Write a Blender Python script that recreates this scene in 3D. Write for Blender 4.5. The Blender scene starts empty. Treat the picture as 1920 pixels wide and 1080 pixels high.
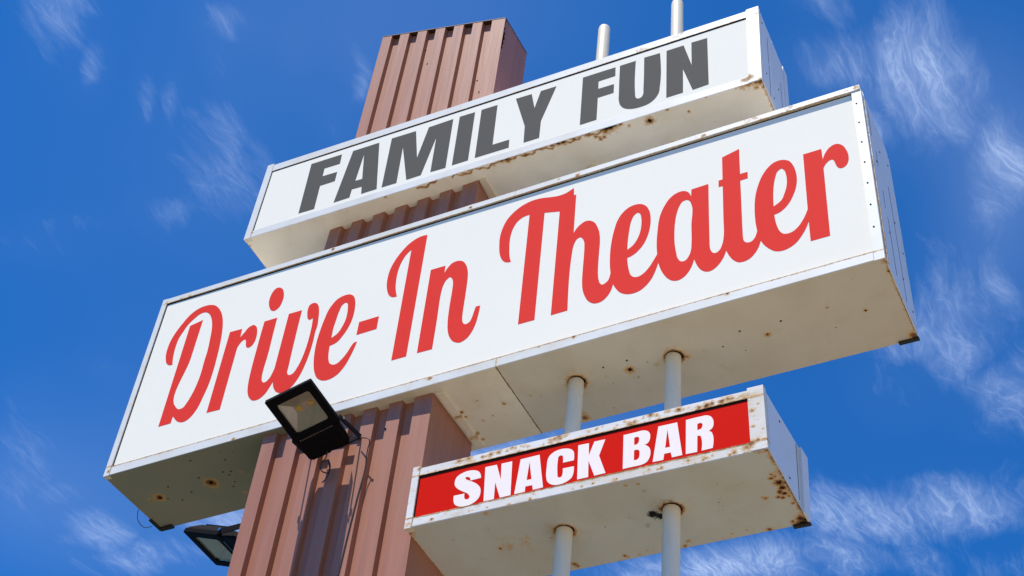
import bpy, bmesh, math, random
import numpy as np
from mathutils import Vector, Matrix
random.seed(7); rng = np.random.default_rng(7)
S = bpy.context.scene
COL = S.collection

# ---------------------------------------------------------------- camera
RIGHT = Vector((0.90021160, 0.42603489, 0.09007415)); DOWN = Vector((-0.26048190, 0.69261003, -0.67263699)); FWD = Vector((-0.34895309, 0.58205293, 0.73446997))
cd = bpy.data.cameras.new('camera'); co = bpy.data.objects.new('camera', cd); COL.objects.link(co)
m = Matrix.Identity(4)
for i in range(3):
    m[i][0] = RIGHT[i]; m[i][1] = -DOWN[i]; m[i][2] = -FWD[i]
m.translation = Vector((5.5898, -4.8194, 1.6))
co.matrix_world = m
cd.lens = 50.86629; cd.sensor_width = 36; cd.clip_start = 0.05; cd.clip_end = 5000
S.camera = co
S.render.resolution_x = 1920; S.render.resolution_y = 1080

# ---------------------------------------------------------------- light
SUNDIR = Vector((0.2, 1.0, -2.6)).normalized()          # the way the light travels
sl = bpy.data.lights.new('sun', 'SUN'); so = bpy.data.objects.new('sun', sl); COL.objects.link(so)
sl.energy = 5.0; sl.angle = math.radians(0.5); sl.color = (1.0, 0.945, 0.85)
so.rotation_euler = SUNDIR.to_track_quat('-Z', 'Y').to_euler(); so.location = (0, -10, 30)
S.view_settings.view_transform = 'Standard'; S.view_settings.look = 'None'
S.view_settings.gamma = 1; S.view_settings.use_curve_mapping = False
S.view_settings.exposure = 0.35

BOX={"main":[[[-0.0439,0.0,8.6137],[4.7988,0.0,8.583],[4.7936,0.0,7.0932],[0.0308,0.0,7.0222]],[[-0.0415,0.5866,8.6224],[4.804,0.5866,8.6435],[4.8063,0.5866,7.0822],[0.0367,0.5866,7.0594]]],"fam":[[[0.5023,-0.0131,9.841],[4.2456,-0.0131,9.733],[4.2396,-0.0131,8.925],[0.5151,-0.0131,9.0135]],[[0.4999,0.5778,9.853],[4.2377,0.5778,9.7732],[4.2373,0.5778,8.9371],[0.5127,0.5778,9.0256]]],"snack":[[[2.2569,-0.0001,6.4464],[4.1451,-0.0001,6.4252],[4.1527,-0.0001,6.0361],[2.2669,-0.0001,6.0598]],[[2.2624,0.5814,6.4511],[4.1702,0.5814,6.4483],[4.1641,0.5814,6.0445],[2.2723,0.5814,6.0645]]]}
DIM={"main":[4.8028,1.5411,0.5866],"fam":[3.7352,0.8177,0.5911],"snack":[1.8872,0.388,0.5816]}
REC={"main":[0.005,0.018],"fam":[0.005,0.005],"snack":[0.005,0.005]}
UND={"main":[[0.198,0.302,0.022,1.3,1.0],[0.585,0.291,0.026,1.3,1.0],[0.124,0.315,0.014,0.9,0],[0.125,0.291,0.01,0.7,0],[0.31,0.23,0.0075,0,1.0],[0.542,0.224,0.0075,0,1.0],[0.414,0.328,0.0075,0,1.0],[0.316,0.371,0.0075,0,1.0],[0.238,0.329,0.0075,0,1.0],[0.713,0.229,0.0075,0,1.0],[0.811,0.266,0.02,0.6,0],[0.809,0.06,0.0075,0.3,1.0],[0.881,0.083,0.0075,0.2,1.0],[0.762,0.242,0.0075,0.0,1.0],[0.727,0.334,0.0075,0.0,1.0],[0.693,0.372,0.0075,0,1.0],[0.735,0.265,0.0075,0,1.0],[0.591,0.066,0.0075,0,1.0],[0.793,0.134,0.0075,0,1.0],[0.836,0.315,0.012,0.5,0],[0.828,0.356,0.012,0.5,0],[0.722,0.445,0.02,0.4,0],[2.437,0.207,0.0075,0.5,1],[2.564,0.284,0.012,0.9,0.6],[2.461,0.35,0.008,0.6,0.9],[2.387,0.37,0.016,0.55,0],[3.197,0.214,0.0075,0,1],[3.324,0.28,0.017,1.1,1.2],[3.336,0.21,0.0075,0,1],[3.182,0.284,0.008,0.6,0.3],[3.344,0.35,0.0075,0.3,1],[3.198,0.348,0.0075,0.2,1],[3.435,0.261,0.0075,0,0.7],[3.97,0.218,0.0075,0,1],[4.095,0.292,0.011,1,0.9],[4.191,0.225,0.0075,0,1],[4.442,0.22,0.008,0.4,1],[4.439,0.367,0.0075,0.2,1],[4.613,0.305,0.012,1.1,0.8],[3.95,0.361,0.0075,0.3,1],[3.742,0.282,0.0075,0.5,0.5],[3.848,0.293,0.0075,0,0.8],[3.967,0.095,0.0075,0,0.3],[3.647,0.293,0.022,0.8,0],[3.476,0.294,0.016,0.7,0],[2.939,0.547,0.03,1.1,0],[2.948,0.513,0.02,0.9,0],[3.084,0.484,0.008,0.4,0.6],[3.123,0.526,0.009,0.4,0.6],[3.047,0.494,0.0075,0.3,0.4],[2.732,0.278,0.012,0.6,0],[2.618,0.29,0.0075,0.4,0.2],[2.307,0.263,0.016,1.2,0.5],[2.311,0.307,0.01,0.9,0.2],[2.307,0.458,0.018,1,0.4],[2.313,0.515,0.014,1,0.5],[2.508,0.498,0.008,0.5,0.3],[2.499,0.495,0.0075,0.4,0.2],[2.787,0.298,0.01,0.55,0],[3.693,0.192,0.03,0.3,0],[4.79,0.554,0.03,1.2,0.2],[4.794,0.579,0.03,1.3,0.6],[4.804,0.023,0.02,1.1,0.4],[4.803,0.089,0.014,1.2,0.3],[4.804,0.157,0.012,0.9,0.2],[0.001,0.012,0.02,1.2,1.0]],"fam":[[1.71,0.007,0.012,0.9,0.1],[1.758,0.006,0.012,1.0,0.2],[1.81,0.002,0.012,0.8,0],[1.991,0.004,0.02,1.1,0.3],[2.031,0.001,0.02,1.2,0.9],[2.071,-0.003,0.015,1.0,0.2],[1.928,0.014,0.02,0.8,0],[2.159,0.012,0.014,0.9,0],[2.22,0.002,0.016,0.9,0],[2.273,-0.0,0.02,1.0,0.1],[2.304,-0.002,0.016,1,0.2],[2.348,0.001,0.024,1.2,0.6],[2.389,0.007,0.022,1.2,0.7],[2.426,0.008,0.022,1.2,0.7],[2.497,0.007,0.022,1,0.1],[2.532,0.011,0.018,0.9,0.0],[2.583,0.004,0.02,1.1,0.5],[2.608,0.004,0.016,1.1,0.3],[2.639,0.043,0.018,1.0,0.1],[2.658,0.068,0.02,1.1,0.2],[2.684,0.065,0.015,1.0,0.1],[2.72,-0.002,0.028,1.4,1.3],[2.745,-0.002,0.026,1.4,1.4],[2.775,-0.004,0.022,1.3,1.2],[2.818,0.004,0.02,1.2,0.6],[2.865,0.039,0.013,0.9,0.1],[2.997,0.046,0.018,1.2,1.2],[3.127,0.002,0.014,1,0],[3.249,0.068,0.013,1,0.1],[3.381,-0.002,0.013,1,0.1],[2.754,0.028,0.01,0.8,0],[3.609,-0.003,0.028,0.8,0],[3.66,-0.004,0.035,1.0,0],[3.702,-0.0,0.035,1.1,0.0],[3.723,0.008,0.03,1.3,0.3],[3.73,0.056,0.016,1.0,0.1],[3.731,0.112,0.013,0.9,0],[3.69,0.045,0.018,1.0,0.1],[3.573,0.004,0.01,0.7,0],[-0.002,0.01,0.02,1.2,0.3],[0.003,0.065,0.014,1,0.0],[0.128,0.212,0.006,0.2,0.7],[1.125,0.007,0.012,0.8,0],[2.997,0.499,0.004,0,0.5],[3.064,0.24,0.004,0,0.0]],"snack":[[1.83,0.206,0.016,1.2,0.5],[1.851,0.197,0.012,1,0.2],[1.856,0.248,0.018,1.3,0.9],[1.858,0.286,0.022,1.3,0.7],[1.838,0.313,0.018,1.3,0.6],[1.853,0.33,0.018,1.2,0.5],[1.816,0.347,0.016,1.2,0.5],[1.836,0.358,0.014,1.2,0.3],[1.76,0.337,0.014,1.0,0.1],[1.747,0.328,0.01,0.9,0.1],[1.867,0.411,0.014,1.1,0.1],[1.867,0.356,0.012,1,0.0],[1.861,0.534,0.028,1.3,0.4],[1.874,0.551,0.025,1.4,0.6],[1.821,0.546,0.014,1.1,0.1],[1.864,0.574,0.03,1.3,1],[1.841,0.181,0.014,1.0,0],[1.517,0.546,0.01,0.8,0],[1.592,0.54,0.008,0.6,0],[1.696,0.57,0.014,1.1,0.5],[1.543,0.297,0.004,0,1],[1.296,0.531,0.012,0.9,0.1],[1.268,0.567,0.014,1.0,0.1],[0.957,0.548,0.014,1.1,0.4],[0.968,0.561,0.01,1,0.5],[0.387,0.296,0.012,1.1,0.3],[0.428,0.287,0.05,0.45,0],[0.527,0.296,0.07,0.4,0],[0.689,0.535,0.02,1.1,0.3],[0.695,0.556,0.016,1.1,0.4],[1.262,0.271,0.085,0,0.43],[1.23,0.296,0.05,0,0.58],[1.214,0.282,0.035,0,0.8],[1.322,0.223,0.06,0,0.45],[1.241,0.308,0.03,0,0.8],[1.24,0.106,0.03,0,0.44],[1.158,0.355,0.04,0,0.42],[0.957,0.302,0.006,0,0.8],[0.444,0.016,0.018,0.65,0],[1.176,0.038,0.015,0.7,0],[1.236,0.05,0.01,0.8,0],[0.667,0.296,0.014,0,0.5],[0.694,0.282,0.014,0,0.4],[0.004,0.042,0.03,0.9,0],[1.887,0.008,0.03,0.9,0],[1.849,0.007,0.02,0.8,0],[0.263,0.15,0.012,0.35,0.4],[0.192,0.159,0.012,0.35,0.4],[1.03,0.563,0.008,0.7,0],[0.914,0.58,0.01,0.8,0],[1.081,0.542,0.008,0.6,0]]}
FRS={"main":[[1.348,0.015,0.016,1.1,0.8],[2.349,0.027,0.016,1.1,0.8],[3.074,0.033,0.014,1.1,0.3],[3.88,0.03,0.014,1.1,0.3],[2.949,0.017,0.01,0.7,0],[0.156,0.042,0.012,1,0.4],[0.23,0.043,0.012,1,0.4],[0.034,0.034,0.01,1.1,0.3],[2.241,1.484,0.018,1.1,0.2],[3.119,1.476,0.016,1.2,0.2],[2.913,1.479,0.01,0.8,0.1],[3.987,1.477,0.014,0.9,0.6],[0.029,1.512,0.014,1.1,0.2],[-0.005,1.398,0.008,0.7,0.0],[0.941,1.529,0.014,1.2,0.2],[2.083,1.475,0.01,0.5,0],[4.783,0.022,0.03,0.7,0],[4.721,0.026,0.02,0.5,0],[3.814,0.034,0.05,0.35,0],[4.395,0.017,0.05,0.35,0],[4.173,0.019,0.04,0.35,0]],"fam":[[3.657,0.759,0.03,0.9,0.1],[3.626,0.766,0.02,0.8,0.0],[3.668,0.556,0.008,0.6,0],[2.803,0.198,0.05,0.5,0],[2.553,0.14,0.08,0.55,0],[2.398,0.134,0.05,0.5,0],[2.241,0.135,0.06,0.45,0],[2.743,0.129,0.05,0.5,0],[2.93,0.078,0.05,0.4,0],[3.189,-0.008,0.05,0.4,0],[1.761,0.143,0.03,0.4,0],[3.679,0.133,0.01,0.7,0],[0.053,0.765,0.012,0.9,0],[3.725,0.818,0.02,0.7,0]],"snack":[[0.036,0.006,0.011200000000000002,0.92,0.1],[0.149,0.364,0.009600000000000001,1.0120000000000002,0.0],[0.267,0.012,0.020000000000000004,0.782,0],[0.325,0.006,0.024,0.8280000000000001,0],[0.449,0.023,0.016,0.8280000000000001,0],[0.494,0.018,0.016,0.92,0.1],[0.568,0.01,0.0144,0.644,0],[0.783,0.025,0.0176,0.92,0.2],[0.835,0.015,0.024,0.92,0.1],[0.864,0.009,0.016,0.8280000000000001,0],[0.806,0.017,0.016,0.92,0.1],[1.037,0.014,0.009600000000000001,0.7360000000000001,0],[1.207,0.032,0.0176,0.92,0.3],[1.235,0.03,0.016,0.92,0.2],[1.319,0.009,0.020000000000000004,0.8280000000000001,0],[1.408,0.008,0.016,0.7360000000000001,0],[1.463,0.017,0.011200000000000002,0.8280000000000001,0.9],[1.606,0.033,0.020000000000000004,1.104,0.5],[1.633,0.031,0.016,1.0120000000000002,0.3],[1.684,0.033,0.0176,1.104,0.6],[1.717,0.025,0.020000000000000004,0.8280000000000001,0.0],[1.793,0.028,0.016,0.552,0],[1.568,0.036,0.016,0.92,0.1],[1.86,0.101,0.0064,0.7360000000000001,0],[1.874,0.264,0.0064,0.644,0],[1.848,0.328,0.0128,1.0120000000000002,0.1],[1.83,0.237,0.009600000000000001,0.8280000000000001,0],[1.83,0.136,0.009600000000000001,0.7360000000000001,0],[1.373,0.362,0.009600000000000001,0.8280000000000001,0.1],[1.311,0.355,0.008,0.7360000000000001,0],[1.584,0.358,0.016,0.644,0],[1.733,0.364,0.016,0.92,0.1],[1.79,0.351,0.024,0.92,0.1],[1.811,0.344,0.020000000000000004,1.0120000000000002,0.2],[1.505,0.356,0.009600000000000001,0.644,0],[0.709,0.344,0.016,0.36800000000000005,0],[0.418,0.337,0.016,0.36800000000000005,0],[0.018,0.365,0.016,0.552,0],[0.503,0.032,0.0062197309992884755,0.8415680154384778,0],[1.201,0.013,0.0040790079493292445,0.934987632838584,0],[0.541,0.02,0.009973869013062776,0.7881054030089791,0],[1.562,0.027,0.007834408843264973,0.6602465696094095,0],[1.218,0.041,0.007139087262299808,0.8965007424805961,0],[1.281,0.013,0.008549381477720904,0.836439833172527,0],[0.619,0.013,0.009193163421873674,0.7890996354661868,0],[1.362,0.041,0.008284776901667215,0.9684394670335498,0],[0.792,0.04,0.006667726336304564,0.9742346886818084,0],[1.634,0.013,0.004815813161204013,0.6867947764932549,0],[1.777,0.025,0.007759889745200824,0.7204104793702022,0],[0.993,0.025,0.00610546293262108,0.8340296429621454,0],[1.129,0.043,0.0080918928198098,0.9715782404800068,0],[1.595,0.044,0.00802764125297511,0.6652398487884279,0],[1.602,0.043,0.00942817590707342,0.8276430013897293,0],[1.354,0.018,0.008989647581640125,0.8294129409405139,0],[0.589,0.014,0.00912365493053608,0.9959224059686325,0],[0.221,0.042,0.006462770964075453,0.6603061497811238,0],[0.607,0.04,0.009236602147769208,0.6176760244518174,0],[1.182,0.012,0.008310642864691097,0.732381658407603,0],[1.636,0.044,0.007032522241888264,0.9994035781503106,0],[0.634,0.014,0.007598576852779605,0.6125511048701271,0],[0.426,0.027,0.0076628027378040494,0.6624795964054259,0],[0.132,0.045,0.00588298311949655,0.983463770563382,0],[1.663,0.023,0.006762457797075429,0.8080291938370255,0],[1.233,0.032,0.007355566372092343,0.8480504541781048,0],[1.736,0.027,0.006587149320585597,0.8881245008576553,0],[0.501,0.023,0.009866783898691812,0.8084509173124824,0],[1.066,0.011,0.006491262062823292,0.8319860855188262,0],[0.088,0.036,0.007793083211776693,0.6240322042510892,0],[1.204,0.027,0.008075688388228652,0.741030793216419,0],[1.342,0.036,0.00413309481394486,0.6242307214583189,0],[1.289,0.045,0.005506733669100821,0.7825248518545517,0],[1.144,0.022,0.006183730536039741,0.7250682644787643,0],[0.745,0.033,0.005802423840193536,0.7508641365315667,0],[1.454,0.011,0.007415548012423494,0.8940692726714038,0],[0.635,0.02,0.00882284602236948,0.6954780707591368,0],[0.407,0.028,0.008188398440049099,0.6407366770527486,0],[0.658,0.024,0.009001233349343853,0.7753722930245548,0],[1.594,0.016,0.0060202614102692845,0.8600929505169979,0],[1.643,0.025,0.005350167056337309,0.6483677298841145,0],[1.032,0.018,0.008840663425752744,0.9353905516112903,0],[0.4,0.022,0.008843358509001722,0.8567749025986613,0],[1.511,0.022,0.004778134826776641,0.7167771563482214,0],[1.49,0.02,0.0060781256840011216,0.7667622783493958,0],[0.836,0.026,0.009523674297925784,0.6623991435753437,0],[0.126,0.394,0.009279869509756289,0.9947654620115183,0],[1.149,0.389,0.00956426328646803,0.6888362945089285,0],[1.539,0.383,0.007977923203170943,0.8076059906583013,0],[0.92,0.37,0.00536479801810672,0.6272270496427449,0],[1.355,0.366,0.008861151274049309,0.6180307240341439,0],[1.707,0.377,0.009543128797343453,0.9586268659936195,0],[1.703,0.373,0.004078866980122678,0.8981193069243847,0],[0.693,0.369,0.00797737662582897,0.80998565416633,0],[1.119,0.388,0.007672983457755475,0.736541062967198,0],[0.855,0.387,0.006863184980074379,0.9129300447147135,0],[1.024,0.364,0.007207822243316663,0.9267243388867692,0],[0.693,0.386,0.009530599067641792,0.9224204156651654,0],[1.625,0.355,0.007771643261800496,0.9450218272217439,0],[0.36,0.37,0.005611516667220999,0.8109064713706733,0],[1.132,0.373,0.008658985964336665,0.6007234598905516,0],[0.377,0.365,0.00474775740727037,0.6273666753852752,0],[1.777,0.382,0.004516768046412075,0.8008480027019725,0],[0.966,0.368,0.006107737349828948,0.8587654453207136,0],[1.352,0.368,0.0051464920038591065,0.7315105212590088,0],[0.581,0.378,0.008296256932156063,0.7520952248433015,0],[0.46,0.366,0.006239647453761899,0.8417739470311141,0],[1.58,0.368,0.008806965457354755,0.8491706040100365,0],[1.145,0.37,0.006976909611823124,0.8811522642223495,0],[1.129,0.38,0.0067650394745733654,0.6980333185751707,0],[1.288,0.379,0.004429485982796729,0.7699554181827335,0],[1.137,0.386,0.00961890442634664,0.7496942787433011,0]]}
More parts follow.
